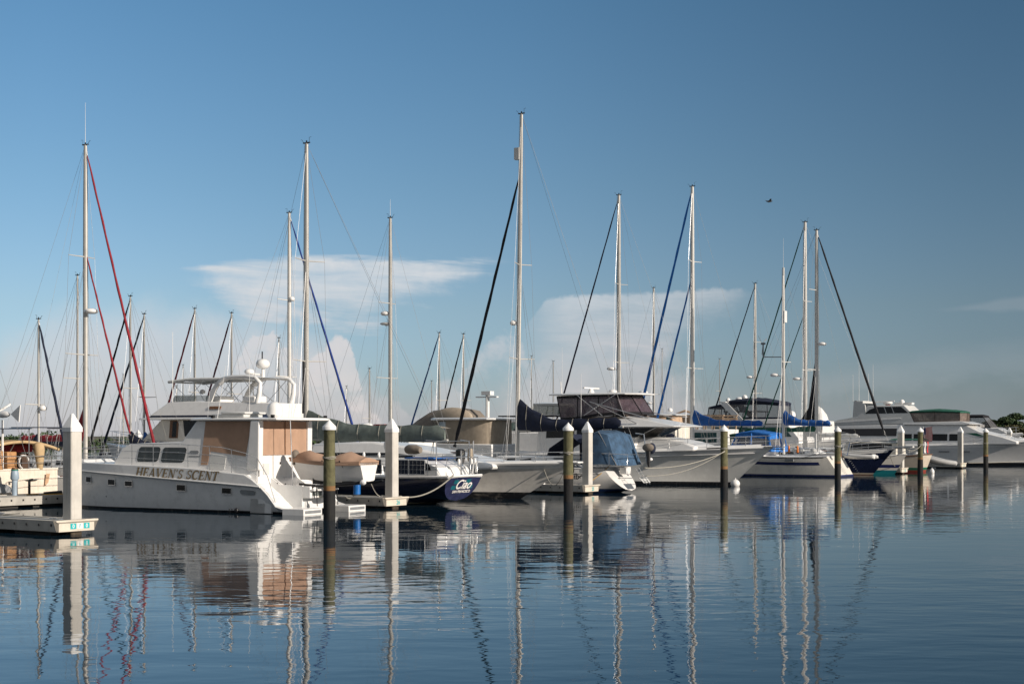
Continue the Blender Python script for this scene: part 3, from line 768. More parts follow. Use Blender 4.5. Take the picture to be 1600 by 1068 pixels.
# hull ports, lettering
def cat_y(x): return np_interp(x, CX, CO)
def np_interp(x, xs, ys):
    for i in range(len(xs)-1):
        if xs[i] <= x <= xs[i+1]: return lerp(ys[i], ys[i+1], (x-xs[i])/(xs[i+1]-xs[i]))
    return ys[-1]
for x0, z0, x1, z1 in ((11.78, 1.39, 11.50, 1.17), (10.36, 1.30, 10.0, 1.08), (9.37, 1.24, 9.0, 1.04), (6.49, 1.13, 6.06, .90), (4.08, 1.04, 3.63, .82)):
    for sd in (1, -1):
        y = lambda x: cat_y(x)-.085-.02*max(0, (x-11))
        for nm, g, m_, o_ in (('port_frame', .035, steel, .0), ('porthole', 0, glass, .012)):
            b = MB(); b.add([(x_, sd*(y(x_)+o_+.0+k), z_) for k in (0, .014) for x_, z_ in ((x0+g, z1-g), (x0+g, z0+g), (x1-g, z0+g-.01), (x1-g, z1-g-.01))], [(0,1,2,3), (4,5,6,7), (0,1,5,4), (1,2,6,5), (2,3,7,6), (3,0,4,7)]); b.build(nm, m_, cat)
for sd in (1, -1):
    b = MB(); b.prism([(3.1, .98), (2.5, .96), (2.38, .90), (2.42, .80), (2.52, .77), (3.05, .79), (3.15, .84), (3.16, .93)], lambda z: 2.19, side=sd, off=.012); b.build('oval_window', mat('oval_grey_glass', (.22, .24, .25), .12), cat)
    b = MB(); b.ell((3.4, sd*2.14, .12), (.1, .06, .1), 10, 6); b.build('exhaust_outlet', black, cat)
    b = MB(); b.ell((3.62, sd*2.14, .15), (.03, .03, .03), 8, 4); b.ell((3.75, sd*2.14, .15), (.03, .03, .03), 8, 4); b.ell((10.6, sd*2.02, .55), (.035, .05, .035), 8, 4); b.build('drain', black, cat)
# serif italic name, drawn stroke by stroke
def serif_name(parent, msg, x_start, x_end, base0, base1, height, yf, mt):
    TH, TN = .21, .085
    G = {}
    def bar(x0, x1, y): return [(x0, y, x1, y, TN)]
    def stem(x, w=TH): return [(x, 0, x, 1, w)]
    def ser(x, y, w=.34): return [(x-w/2, y, x+w/2, y, TN)]
    def arc(cx, cy, rx, ry, a0, a1, w0, w1, n=9):
        q = []
        for i in range(n):
            A, B_ = rad(lerp(a0, a1, i/n)), rad(lerp(a0, a1, (i+1.15)/n))
            k = math.sin(math.pi*(i+.5)/n)
            q.append((cx+rx*math.cos(A), cy+ry*math.sin(A), cx+rx*math.cos(B_), cy+ry*math.sin(B_), lerp(w0, w1, k)))
        return q
    G['H'] = (stem(.17)+stem(.71)+bar(.17, .71, .5)+ser(.17, .035)+ser(.17, .965)+ser(.71, .035)+ser(.71, .965), .90)
    G['E'] = (stem(.17)+bar(.02, .62, .965)+bar(.02, .66, .035)+bar(.17, .5, .5)+[(.60, 1, .60, .76, TN), (.64, 0, .64, .26, TN), (.49, .38, .49, .62, TN)], .74)
    G['A'] = ([(.10, 0, .42, 1, TN), (.40, 1, .72, 0, TH)]+bar(.2, .62, .33)+ser(.1, .035, .26)+ser(.72, .035, .32), .86)
    G['V'] = ([(.10, 1, .42, 0, TH), (.42, 0, .72, 1, TN)]+ser(.1, .965, .32)+ser(.72, .965, .26), .82)
    G['N'] = ([(.14, 0, .14, 1, TN), (.72, 0, .72, 1, TN), (.14, 1, .72, 0, TH)]+ser(.14, .035, .26)+ser(.72, .965, .26)+ser(.08, .965, .2), .88)
    G['S'] = (arc(.34, .74, .22, .22, 20, 270, TN, .13)+arc(.34, .26, .23, .22, 90, -160, TN, .15)+[(.56, .98, .56, .72, TN), (.10, .02, .10, .30, TN)], .68)
    G['C'] = (arc(.46, .5, .36, .47, 45, 318, TN, TH, 14)+[(.74, .98, .74, .70, TN)], .84)
    G['T'] = (stem(.37)+bar(.03, .71, .965)+ser(.37, .035)+[(.04, 1, .04, .74, TN), (.70, 1, .70, .74, TN)], .76)
    G["'"] = ([(.12, 1.02, .08, .72, .11)], .26); G[' '] = ([], .34)
    adv = [(G[c][1]+.05)*(1.0) for c in msg]; tot = sum(adv); sx = (x_start-x_end)/tot
    small = {0: 1.0}
    b = MB(); pen = 0; lay = 0
    for ch, ad in zip(msg, adv):
        for x0, y0, x1, y1, w in G[ch][0]:
            d = Vector((x1-x0, (y1-y0))); d.normalize(); nx, ny = -d.y*w/2, d.x*w/2
            if abs(y1-y0) > .5 and abs(x1-x0) > .1: nx, ny = w/2, 0
            q = []
            for px, py in ((x0+nx, y0+ny), (x1+nx, y1+ny), (x1-nx, y1-ny), (x0-nx, y0-ny)):
                u_ = pen+px+.30*py; X = x_start-u_*sx; fr = (x_start-X)/(x_start-x_end)
                q.append((X, yf(X)+.004+.0006*(lay % 7), lerp(base0, base1, fr)+py*height))
            b.add(q, [(0, 1, 2, 3)]); lay += 1
        pen += ad
    return b.build('name_lettering', mt, parent, smooth=0)
serif_name(cat, "HEAVEN'S SCENT", 8.72, 4.25, 1.475, 1.335, .385, lambda x: 2.282, gold)
# rails
for sd in (1, -1):
    b = MB()
    top = [(13.3, 1.5, 2.6), (11.97, 2.02, 2.66), (9.36, 2.18, 2.86), (6.5, 2.2, 2.86), (4.1, 2.2, 2.73), (2.9, 2.2, 2.5), (2.28, 2.2, 2.30), (1.75, 2.2, 1.55), (1.36, 2.2, .50)]
    T_ = lambda k: [(x, sd*y, z-k*(z-np_interp(x, CX, CZ))) for x, y, z in top[:7]]
    b.tube([(x, sd*y, z) for x, y, z in top], .016, 6); b.tube(T_(.36), .011, 5); b.tube(T_(.68), .009, 5)
    for x, y in ((13.2, 1.52), (11.97, 2.02), (10.6, 2.14), (9.0, 2.19), (7.8, 2.2), (5.9, 2.2), (4.75, 2.2), (3.6, 2.2), (2.28, 2.2)):
        zz = np_interp(-x, [-t_[0] for t_ in top], [t_[2] for t_ in top]); b.tube([(x, sd*y, np_interp(x, CX, CZ)), (x, sd*y, zz)], .016, 5)
    b.build('deck_rail', steel, cat, smooth=60)
b = MB()
for z in (2.6, 2.25): b.tube([(13.3, 1.5, z), (13.5, 0, z), (13.3, -1.5, z)], .014, 5)
b.build('bow_rail', steel, cat)
b = MB()
for y in (.75, -.75):
    b.tube([(1.2, y, 1.2), (.2, y, 1.12), (-1.6, y, 1.28), (-1.95, y, 1.36)], .05, 8); b.tube([(.4, y, 1.12), (1.0, y, .95)], .03, 6)
    b.tube([(.35, y, 1.12), (.3, y, .3)], .018, 5)
b.build('davit_arm', black, cat, smooth=60)
b = MB(); b.ell((-1.95, .75, 1.32), (.14, .12, .12), 10, 6); b.build('davit_block', white, cat)
for x, y in ((1.7, 1.6), (1.0, 2.0)): b = MB(); b.ell((x, y, 1.25), (.03, .03, .03), 8, 4); b.build('fitting', black, cat)
text('ALLURE', .17, mat('faint_gold_lettering', (.62, .56, .42), .5), cat, (.545, .05, .64), (0, -1, 0), (0, 0, 1), shear=.3, ext=.002, name='stern_lettering')

# dinghy under tan cover, carried on the davits
dg = thing('dinghy', 'small white dinghy with tan canvas cover on the catamaran stern davits', 'dinghy', (-7.5, 60.0, 1.28), 152.8)
dg.location = (-7.45+.889*1.75, 59.4-.457*1.75, 1.40)
DH = Hull(3.45, 1.62, (.74, .72, .86), .12, .45, .86, 2.2, .55, 0, .62, .25, 1.2, 20, 5)
DH.make(dg, mat('dinghy_white', (.78, .76, .73), .35, var=.05), white, tan, .045)
b = MB(); rg = []
for i in range(17):
    t = i/16*.995; e = DH.edge(t, 1, -.035, -.03); x, y, z = e
    k = .20+.30*max(0, 1-abs(t-.28)/.22)+.24*max(0, 1-abs(t-.80)/.2)
    rg.append([(x, y, z-.10), (x, y*1.02, z)]+[(x, y*c, z+k*(1-c*c)**.8*(1 if y > .25 else y/.25)+.02*math.sin(i*2+c*5)) for c in (.7, .35, 0, -.35, -.7)]+[(x, -y*1.02, z), (x, -y, z-.10)])
b.loft(rg, closed=False); b.add(rg[0], [tuple(range(len(rg[0])))]); b.build('canvas_cover', tan, dg, smooth=60)
b = MB()
for x in (.9, 1.75): b.tube([(x, .86, .80), (x-.1, .60, .4), (x-.2, .1, -.02), (x-.2, -.1, -.02)], .022, 5)
b.build('lashing_strap', black, dg)
b = MB(); b.ell((3.62, .1, 1.02), (.16, .2, .2), 12, 8); b.tube([(3.6, .1, .9), (3.72, .1, .6)], .07, 8); b.build('bow_cushion', grey_canvas, dg, smooth=70)
b = MB(); b.box(.6, 1.1, -.35, .35, -.2, .02); b.box(2.2, 2.6, -.3, .3, -.2, .04); b.build('cradle_chock', black, dg)

# ------------------------------------------------------------------ navy sloop beside the catamaran
navy_hull = bottom('navy_topsides', (.012, .014, .030), .16, (.30, .27, .2), (.02, .035, .03), .05, .11, var=.2, coat=.6)
ci, H = sailboat('navy hulled sailboat with grey green boom cover and solar panels along its rail', (-2.7, 66), 147, 12.6, 4.1, (1.30, 1.32, 1.75), navy_hull, rail=white, ob=1.2, os=.62, tw=.66, cab=(.40, .70), rs=.20)
rig(ci, 9.04, 1.5, 17.75, .145, alu, [(6.9, 1.25), (11.9, 1.1)], fore=(13.9, 1.8), aft=(-.5, 1.35), chain=(-.3, 1.9, 1.35), boom=(.35, 3.05, 2.98), cover=greygreen, rake=.05, cover_h=(1.55, .80))
rod(ci, 'dinghy_davit', [(9.0, .24, 4.3), (9.0, .24, 6.9)], .05, black)
# oval transom with name
def transom_pt(H, w, sd, out=0.015):
    p = H.P(0, w, sd); return (p[0]-out, p[1], p[2])
b = MB(); ws = [1-2*i/14 for i in range(15)]
out_ = [transom_pt(H, w, 1) for w in ws]+[transom_pt(H, w, -1) for w in ws[::-1][1:]]
b.add(out_, [tuple(range(len(out_)))]); tr = b.build('transom', mat('transom_navy', (.030, .034, .085), .25, var=.25, coat=.5), ci)
tu = Vector((-.62/1.3, 0, 1)).normalized()
o = Vector(transom_pt(H, .62, 1)); 
text('Ciao', .66, white_txt, tr, (transom_pt(H, H.wz(0, .76), 1, .03)[0], -.10, .76), (0, -1, 0), tu, shear=.35, ext=.004, name='name_lettering')
text('SAN FRANCISCO', .185, white_txt, tr, (transom_pt(H, H.wz(0, .57), 1, .03)[0], -.12, .57), (0, -1, 0), tu, ext=.004, name='port_lettering')
for y, z in ((.55, 1.08), (-.42, 1.10), (-.72, .84), (.62, .82)): face(tr, [tuple(Vector((transom_pt(H, H.wz(0, z), 1, .012)[0], y, z))+tu*a+Vector((0, c, 0))) for a, c in ((-.1, -.18), (.1, -.18), (.1, .16), (-.1, .16))], (-1, 0, .4), mat('teal_flourish', (.01, .12, .15), .4), 'painted_flourish', .004)
b = MB(); b.tube([H.edge(i/60, 1, -.01, .05) for i in range(0, 59)], .045, 6); b.tube([H.edge(i/60, -1, -.01, .05) for i in range(0, 59)], .045, 6)
b.tube([H.edge(0, s_, -.02, .06) if abs(s_) == 1 else (H.edge(0)[0]-.10*(1-s_*s_), H.edge(0)[1]*s_, H.edge(0)[2]+.06) for s_ in (1, .6, .2, -.2, -.6, -1)], .06, 6); b.build('toe_rail', white, ci)
for x0, x1 in ((4.7, 3.75), (3.7, 2.75), (2.0, 1.2), (1.15, .25)):
    fr_ = MB(); y = 1.9
    fr_.box(x1, x0, y-.02, y+.02, 1.46, 2.08); po = fr_.build('solar_panel', solar, ci)
    g = MB()
    for k in range(1, 4): xx = lerp(x1, x0, k/4); g.box(xx-.006, xx+.006, y+.02, y+.026, 1.47, 2.07)
    for k in range(1, 3): g.box(x1, x0, y+.02, y+.025, 1.46+.62*k/3-.005, 1.46+.62*k/3+.005)
    g.tube([(x0, y+.02, 1.45), (x0, y+.02, 2.1), (x1, y+.02, 2.1), (x1, y+.02, 1.45), (x0, y+.02, 1.45)], .016, 4)
    g.build('panel_frame', steel, po)
cp = house(ci, 'cockpit_coaming', [(-.2, 1.3), (.1, 1.75), (.9, 2.1), (2.2, 2.12), (2.6, 1.3)], wlin(1.35, 1.3, 1.2, 2.1), white, .05)
pane(cp, [(.35, 1.62), (.55, 1.92), (.95, 1.95), (.95, 1.6)], wlin(1.35, 1.3, 1.2, 2.1), glass)
b = MB(); b.box(.5, 2.2, -.9, .9, 2.13, 2.2); b.build('cockpit_awning', blue, ci, bevel=.02)
b = MB(); b.tube([(.8, 1.5, 2.55), (1.05, 1.5, 2.57), (1.5, 1.5, 2.57), (1.62, 1.5, 2.54)], [.15, .22, .22, .16], 12); b.build('covered_grill', grey_canvas, ci, smooth=60)
b = MB(); b.tube([(-.2, -1.05, 2.0), (-.2, -1.05, 2.2), (-.2, -1.05, 2.6)], [.12, .16, .1], 10); b.build('covered_outboard', khaki, ci, smooth=60)
b = MB()
for y in (1.25, -1.25):
    b.tube([(-.45, y, 1.35), (-.5, y, 2.2), (.4, y*1.1, 2.25), (1.7, y*1.15, 2.1)], .02, 6); b.tube([(-.5, y, 1.8), (1.6, y*1.15, 1.75)], .014, 5)
    b.tube([(.5, y*1.1, 1.35), (.5, y*1.1, 2.24)], .018, 5); b.tube([(.0, y*1.1, 1.3), (.05, y*1.05, 2.95), (.6, y*1.1, 3.0)], .028, 6)
b.tube([(-.5, 1.25, 2.2), (-.6, 0, 2.22), (-.5, -1.25, 2.2)], .02, 6); b.tube([(.05, 1.32, 2.95), (.05, -1.32, 2.95)], .022, 6)
for y in (.2, -.5, -.8): b.tube([(-.55, y, 1.35), (-.55, y, 2.4+abs(y)*.7)], .035, 6)
b.build('stern_pulpit', steel, ci, smooth=60)
for y in (-.72, -1.0, .3):
    b = MB(); b.ell((-.5, y, 2.0), (.07, .07, .16), 8, 6); b.build('rail_light', white, ci, smooth=60)
b = MB(); b.tube([(-.55, -.7, 1.45), (-.62, -.72, 1.9), (-.62, -.95, 1.95), (-.55, -1.0, 1.5)], .035, 6); b.build('horseshoe_buoy', white, ci, smooth=60)
satdome(ci, (3.8, .0, 2.5), .26); rod(ci, 'dome_post', [(3.8, 0, 1.9), (3.8, 0, 2.5)], .03, steel)
for x in (3.0, 3.9):
    b = MB(); b.ell((x, 1.78, 2.3), (.07, .07, .16), 8, 5); b.build('rail_light', white, ci)

# ------------------------------------------------------------------ grey hulled express cruiser, bow out
gh = bottom('grey_worn_topsides', (.70, .665, .61), .42, (.05, .05, .05), (.012, .012, .014), .30, .33, var=.10, streak=.45, dirt=(.42, .38, .32), stretch=(.7, .7, 1.6))
ex = thing('express_cruiser', 'long express cruiser with stained grey hull and white foredeck pointing right', 'motorboat', (.45-13.0*.8746, 72.3+13.0*.4848), -29)
EH = Hull(13.0, 4.3, (1.45, 1.62, 1.84), .5, .42, .95, 2.0, 3.1, .1, .95, .42, 2.4, 30)
EH.make(ex, gh, white, white, .10, .12)
EH.gunwale(ex, white, .16, .3)
EH.stripe(ex, -.26, -.03, white, 0, .985, 'sheer_band', sides=(1, -1))
WE = wlin(1.75, 1.4, 1.2, 2.9)
hs = house(ex, 'cabin', [(.8, 1.2), (.8, 2.75), (4.6, 2.9), (7.0, 2.62), (10.6, 2.05), (12.2, 1.75), (12.2, 1.5)], WE, white, .12)
pane(hs, [(1.2, 2.1), (1.2, 2.28), (6.0, 2.30), (7.6, 2.16), (7.4, 2.06)], WE, glass)
b = MB(); b.box(14.2, 16.4, -.3, .3, 1.82, 1.92); b.build('bow_pulpit', white, ex, bevel=.04)
b = MB(); b.box(9.0, 9.5, -.3, .3, 2.32, 2.36); b.build('deck_hatch', teak, ex)
EH.rails(ex, .35, .985, .55, 1.5, n=2, r=.016, front=True, name='bow_rail')
b = MB(); b.tube([(15.4, 0, 1.66), (16.1, 0, 1.78), (16.45, 0, 1.61), (16.42, .22, 1.7), (16.45, 0, 1.61), (16.42, -.22, 1.7)], .035, 6); b.build('anchor', steel, ex)
fd = thing('black_fender', 'black barrel fender hanging on the grey cruiser foredeck rail', 'fender', (0, 0), 0)
e = EH.edge(EH.tx(10.3), -1); wx = ex.location.x+.8746*e[0]+.4848*e[1]; wy = ex.location.y-.4848*e[0]+.8746*e[1]
fd.location = (wx, wy-.1, 1.72)
b = MB(); b.tube([(0, 0, 0), (0, 0, .06), (0, 0, .72), (0, 0, .8)], [.15, .24, .25, .14], 14); b.build('body', black, fd, smooth=50)
b = MB(); b.tube([(-.26, .0, .15), (.1, -.27, .5), (.25, .0, .8)], .012, 5); b.build('lashing', rope_m, fd)

# ------------------------------------------------------------------ white sailboat with faded blue cockpit canvas
sb_hull = bottom('sloop_topsides', (.62, .605, .58), .32, (.02, .04, .12), (.03, .045, .10), .05, .20, var=.05, streak=.15, coat=.3)
sb, H = sailboat('white sailboat with faded blue cockpit canvas and navy sail cover', (6.8, 79.8), 146.4, 11.2, 3.9, (1.25, 1.36, 1.75), sb_hull, rail=white, ob=1.1, os=-1.15, tw=.62, cab=(.38, .75), rs=.10)
rig(sb, 7.3, 1.5, 20.7, .135, alu, [(7.2, 1.25), (12.4, .85)], fore=(11.6, 2.2, 17.6), sail=black_canvas, aft=(-.3, 1.9), chain=(-.4, 1.75, 1.4), boom=(.6, 3.25, 3.45), cover=navy, rake=.30, cover_h=(1.95, .60), rad_=(9.2, .35, .2), furl_r=.10); sb.scale = (1.07,)*3
b = MB(); b.box(7.10, 7.42, -.12, .12, 18.2, 18.85); b.build('radar_reflector', alu_white, sb)
# smooth white reverse transom
b = MB(); ws = [1-2*i/14 for i in range(15)]
op = [H.P(0, w, 1) for w in ws]+[H.P(0, w, -1) for w in ws[::-1][1:]]
op = [(x-.014, y*.985, z) for x, y, z in op]; b.add(op, [tuple(range(len(op)))]); tr = b.build('transom', mat('transom_white', (.78, .76, .73), .3, var=.05, coat=.3), sb)
face(tr, [(-.52, .35, .78), (-.52, -.5, .78), (-.78, -.45, .52), (-.78, .3, .52)], (-.75, 0, .65), greywhite, 'swim_locker', .02)
b = MB(); b.box(.25, .7, -.25, .25, .95, 1.35); b.build('steering_pedestal', white, sb, bevel=.05)
b = MB()
for y in (.18, -.18): b.tube([(-.25, y, 1.3), (-.5, y, .95), (-.9, y, .45)], .018, 5)
for k in range(3): b.tube([(-.45-.16*k, .18, 1.0-.2*k), (-.45-.16*k, -.18, 1.0-.2*k)], .018, 5)
b.build('swim_ladder', steel, sb)
cb = [(2.3, 1.55, 1.45), (1.0, 1.6, 1.5), (.25, 1.35, 1.45), (.15, 0, 1.4), (.25, -1.35, 1.45), (1.0, -1.6, 1.5), (2.3, -1.55, 1.45)]
ct = [(2.2, 1.30, 2.9), (1.4, 1.42, 3.15), (.85, 1.25, 3.02), (.8, 0, 3.1), (.85, -1.25, 3.02), (1.4, -1.42, 3.15), (2.2, -1.30, 2.9)]
b = MB(); ring = lambda P_, k=0: [(x, y, z+k) for x, y, z in P_]
mid = [(lerp(a[0], c[0], .5)-.05*(a[1] == 0), lerp(a[1], c[1], .5)*1.03, lerp(a[2], c[2], .5)) for a, c in zip(cb, ct)]
b.loft([ring(cb), mid, ring(ct), [(lerp(x, 1.7, .35), y*.62, z+.12) for x, y, z in ct]]); b.build('cockpit_canvas', denim, sb, smooth=50)
b = MB(); b.loft([[(2.35, y, 1.5), (2.4, y*.98, 2.6), (3.1, y*.9, 3.05), (4.4, y*.85, 2.3), (4.5, y*.9, 1.9)] for y in (1.5, .75, 0, -.75, -1.5)], closed=False); b.build('dodger', navy, sb, smooth=50)
b = MB()
for y in (1.5, -1.5):
    b.tube([(-.25, y*.75, 1.3), (-.3, y*.75, 2.0), (.6, y, 2.05), (3.5, y*1.1, 2.05)], .018, 6); b.tube([(.6, y, 1.4), (.6, y, 2.05)], .016, 5); b.tube([(.2, y*.9, 1.4), (1.3, y*.93, 3.2)], .02, 5)
b.tube([(-.3, 1.12, 2.0), (-.3, -1.12, 2.0)], .018, 6); b.tube([(-.3, -1.0, 1.4), (-.1, -1.0, 3.05), (.4, -1.0, 3.1)], .035, 6)
b.build('stern_pulpit', steel, sb, smooth=60)
b = MB(); b.ell((-.4, -.9, 2.35), (.34, .2, .22), 12, 8); ob_ = b.build('outboard_motor', grey_canvas, sb, smooth=70)
b = MB(); b.tube([(-.42, -.9, 2.15), (-.45, -.9, 1.3)], [.12, .07], 8); b.build('outboard_leg', black, ob_)
b = MB(); b.ell((-.3, -1.5, 2.3), (.22, .22, .30), 12, 8); b.build('buoy_cover', navy, sb, smooth=70)
b = MB(); b.ell((-.35, -1.2, 1.72), (.16, .16, .1), 10, 6); b.build('stern_light', white, sb, smooth=70)
ty = H.P(H.tx(2.2), H.wz(H.tx(2.2), .85))[1]; lt = text('Siboney', .46, dark_txt, sb, (2.15, ty, .70), (-1, 0, 0), (0, 0, 1), ext=.001, name='name_lettering', sx=.9)
for v in lt.data.vertices:
    tt = H.tx(v.co.x); v.co.y = H.P(tt, H.wz(tt, v.co.z))[1]+.055
for x0, x1 in ((3.0, 2.6), (2.1, 1.85), (4.6, 4.1)):
    ty = H.P(H.tx(x1), H.wz(H.tx(x1), 1.15))[1]; pane(sb, [(x0, 1.22), (x1, 1.22), (x1, 1.04), (x0, 1.04)], lambda z: ty, glass, 'port_light', off=.03)
ty = H.P(H.tx(2.75), H.wz(H.tx(2.75), 1.3))[1]; b = MB(); b.tube([(2.75+.16*math.cos(a), ty+.06, 1.40+.2*math.sin(a)) for a in [j*math.pi/6 for j in range(13)]], .05, 6); b.build('hanging_ring', black, sb)
H.stripe(sb, -.30, -.27, mat('grey_pinstripe', (.12, .12, .13), .5), .05, .95, 'hull_stripe')
# ------------------------------------------------------------------ big white motor yacht, bow out
FV = {146.4: (-.833, .553), -33.6: (.833, -.553), 150: (-.866, .5)}
def stern_at(x, y, ang, back):
    f = (math.cos(rad(ang)), math.sin(rad(ang))); return (x-f[0]*back, y-f[1]*back)
my_hull = bottom('yacht_cream_topsides', (.77, .755, .71), .25, (.02, .02, .022), (.012, .012, .014), .10, .22, var=.05, streak=.10, dirt=(.45, .42, .36), coat=.5)
my = thing('motor_yacht', 'big white motor yacht with smoked flybridge enclosure, its flared bow pointing right', 'motor yacht', stern_at(14.0, 90.6, -33.6, 15.0), -33.6)
MH = Hull(15.0, 4.7, (1.85, 2.02, 2.42), .7, .40, .93, 2.3, 2.75, .1, .93, .34, 2.4, 34, 9)
MH.make(my, my_hull, white2, white, .06, .16)
MH.gunwale(my, white, .24, .3)
MH.stripe(my, -.30, -.02, white, 0, .99, 'sheer_band')
b = MB(); b.tube([MH.P(i/40, .86, s_, .03) for s_ in (-1,) for i in range(0, 40)], .035, 6); b.tube([MH.P(i/40, .86, 1, .03) for i in range(0, 40)], .035, 6); b.build('rub_rail', white, my)
WM = wlin(2.0, 2.0, 1.75, 4.0)
hs = house(my, 'saloon', [(1.5, 1.8), (1.5, 3.72), (9.6, 3.72), (10.6, 3.72), (9.0, 3.05), (9.0, 1.9)], WM, white, .04)
tk = house(my, 'trunk_cabin', [(8.9, 2.0), (8.9, 3.06), (10.8, 3.05), (12.3, 2.78), (13.2, 2.5), (13.2, 2.2)], wlin(1.9, 2.0, 1.15, 3.1), white, .14)
pane(hs, [(2.2, 3.0), (2.2, 3.66), (4.4, 3.66), (4.4, 3.05)], WM, glass); pane(hs, [(4.6, 3.05), (4.6, 3.66), (6.5, 3.66), (6.5, 3.1)], WM, glass)
pane(hs, [(7.25, 3.08), (7.25, 3.66), (10.4, 3.68), (9.1, 3.06)], WM, glass); pane(hs, [(6.6, 3.12), (6.6, 3.64), (7.15, 3.64), (7.15, 3.12)], WM, greywhite, 'window_panel')
for y0, y1 in ((-1.72, -.62), (-.55, .55), (.62, 1.72)):
    face(hs, [(9.06, y0, 3.09), (9.06, y1, 3.09), (10.52, y1*.97, 3.69), (10.52, y0*.97, 3.69)], (.38, 0, -.92), mat('raked_front_glass', (.05, .045, .042), .12, var=.2), 'windshield', .02)
# flybridge with long visor
WF = wlin(2.12, 3.7, 1.42, 4.5)
fb = house(my, 'flybridge', [(1.2, 3.72), (1.2, 4.1), (2.8, 4.15), (4.6, 4.18), (5.0, 4.42), (8.2, 4.42), (9.6, 4.22), (11.4, 3.90), (12.0, 3.78), (11.9, 3.722)], WF, white, .05)
face(fb, [(8.25, -1.6, 4.44), (8.25, 1.6, 4.44), (7.6, 1.5, 4.78), (7.6, -1.5, 4.78)], (.4, 0, .9), vin_brown, 'venturi_screen', .02)
pane(fb, [(4.9, 4.26), (4.9, 4.40), (7.9, 4.40), (8.8, 4.28)], WF, grey_canvas, 'locker')
be = [(3.3, 1.7, 4.15), (3.3, -1.7, 4.15), (4.6, -1.78, 4.2), (6.2, -1.78, 4.45), (8.0, -1.6, 4.55), (9.0, -.8, 4.55), (9.0, .8, 4.55), (8.0, 1.6, 4.55), (6.2, 1.78, 4.45), (4.6, 1.78, 4.2)]
te = [(2.9, 1.6, 5.78), (2.9, -1.6, 5.78), (4.6, -1.7, 5.82), (6.2, -1.7, 5.84), (7.4, -1.55, 5.84), (8.1, -.8, 5.84), (8.1, .8, 5.84), (7.4, 1.55, 5.84), (6.2, 1.7, 5.84), (4.6, 1.7, 5.82)]
enclosure(my, be, te, black_canvas, vin_purple, .14, .035, tband=.93)
b = MB(); b.loft([[(x, y, z) for x, y in ((2.4, 1.85), (2.4, -1.85), (5, -1.9), (8.2, -1.75), (9.0, -.9), (9.0, .9), (8.2, 1.75), (5, 1.9))] for z in (5.86, 5.93)]+[[(x*.94+.3, y*.9, 6.0) for x, y in ((2.4, 1.85), (2.4, -1.85), (5, -1.9), (8.2, -1.75), (9.0, -.9), (9.0, .9), (8.2, 1.75), (5, 1.9))]])
ht = b.build('hardtop', white, my, bevel=.02)
b = MB()
for s_ in (1, -1):
    for a, c in (((4.6, 5.88), (6.6, 4.5)), ((7.6, 5.88), (5.2, 4.5)), ((5.6, 5.4), (10.0, 4.3)), ((6.0, 5.3), (9.2, 3.95))): b.tube([(a[0], s_*1.86, a[1]), (c[0], s_*1.93, c[1])], .03, 6)
b.build('support_strut', steel, my, smooth=60)
b = MB(); b.box(4.55, 4.7, -1.0, 1.0, 6.32, 6.42); b.tube([(4.62, 0, 5.98), (4.62, 0, 6.34)], [.28, .12], 10); b.build('radar_scanner', white, ht, bevel=.02)
radar(ht, (6.2, .2, 6.12), .3)
rod(ht, 'mast_light', [(3.0, -1.2, 5.95), (2.95, -1.2, 6.8)], .03, white); antenna(ht, (3.4, -1.75, 5.9), 3.2); antenna(ht, (8.4, 1.5, 5.95), 2.4); antenna(ht, (5.0, -1.95, 3.9), 3.4, r=.02)
MH.rails(my, .52, .985, .75, 1.15, n=2, r=.018, inset=.12, front=True, name='bow_rail', sides=(1, -1))
b = MB(); b.box(17.3, 18.5, -.22, .22, 2.42, 2.5); b.tube([(17.6, 0, 2.36), (18.5, 0, 2.32), (18.2, .0, 2.12)], .04, 6); b.build('anchor_platform', steel, my)
b = MB(); b.box(1.0, 3.2, -2.0, 2.0, 2.0, 2.1); b.build('aft_deck', white, my)
aw = house(my, 'aft_awning', [(-.4, 3.5), (-.4, 3.62), (3.6, 3.72), (3.6, 3.6)], lambda z: 1.95, navy, .03)
b = MB(); 
for y in (1.9, -1.9): b.tube([(-.2, y, 3.5), (-.2, y, 1.9)], .03, 6)
b.build('awning_pole', steel, my)
b = MB(); b.tube([(14.2, -2.0, 2.36), (15.0, -1.7, 2.4)], .05, 6); b.build('bow_cleat', black, my)

# ------------------------------------------------------------------ cream ketch with bright blue covers
kh = bottom('ketch_topsides', (.74, .70, .63), .3, (.02, .03, .12), (.012, .014, .03), .05, .17, var=.06, streak=.18, dirt=(.42, .36, .27), coat=.3)
ke, KH = sailboat('cream ketch with navy stripe, bright blue sail covers and blue cockpit tent', (25.6, 108.6), 146.4, 17.2, 4.9, (1.55, 1.62, 2.3), kh, name='ketch', rail=white, ob=1.8, os=-1.0, tw=.70, cab=(.36, .74))
KH.stripe(ke, -.62, -.40, mat('navy_stripe', (.012, .022, .10), .4), .06, .97); KH.stripe(ke, -.10, -.05, mat('dark_moulding', (.10, .09, .08), .5), .02, .97)
rig(ke, 13.1, 1.8, 23.4, .185, alu_white, [(8.6, 1.45), (17.3, 1.2)], fore=(18.6, 2.5), sail=mat('azure_sail_cover', (.015, .17, .56), .75, var=.2, scale=4), aft=None, chain=(-.4, 2.2, 1.8), boom=(6.8, 4.05, 4.0), cover=blue, inner=(16.9, 2.4, 16.2), cover_h=(1.35, .44), furl_r=.13)
rig(ke, 5.2, 1.7, 16.3, .13, alu_white, [(8.9, .9)], chain=(-.5, 2.0, 1.7), boom=(1.2, 4.05, 3.95), cover=blue, ant=2.3, rad_=(7.9, .75, .34), cover_h=(1.25, .46), rake=0., head=False, name='mizzen_mast')
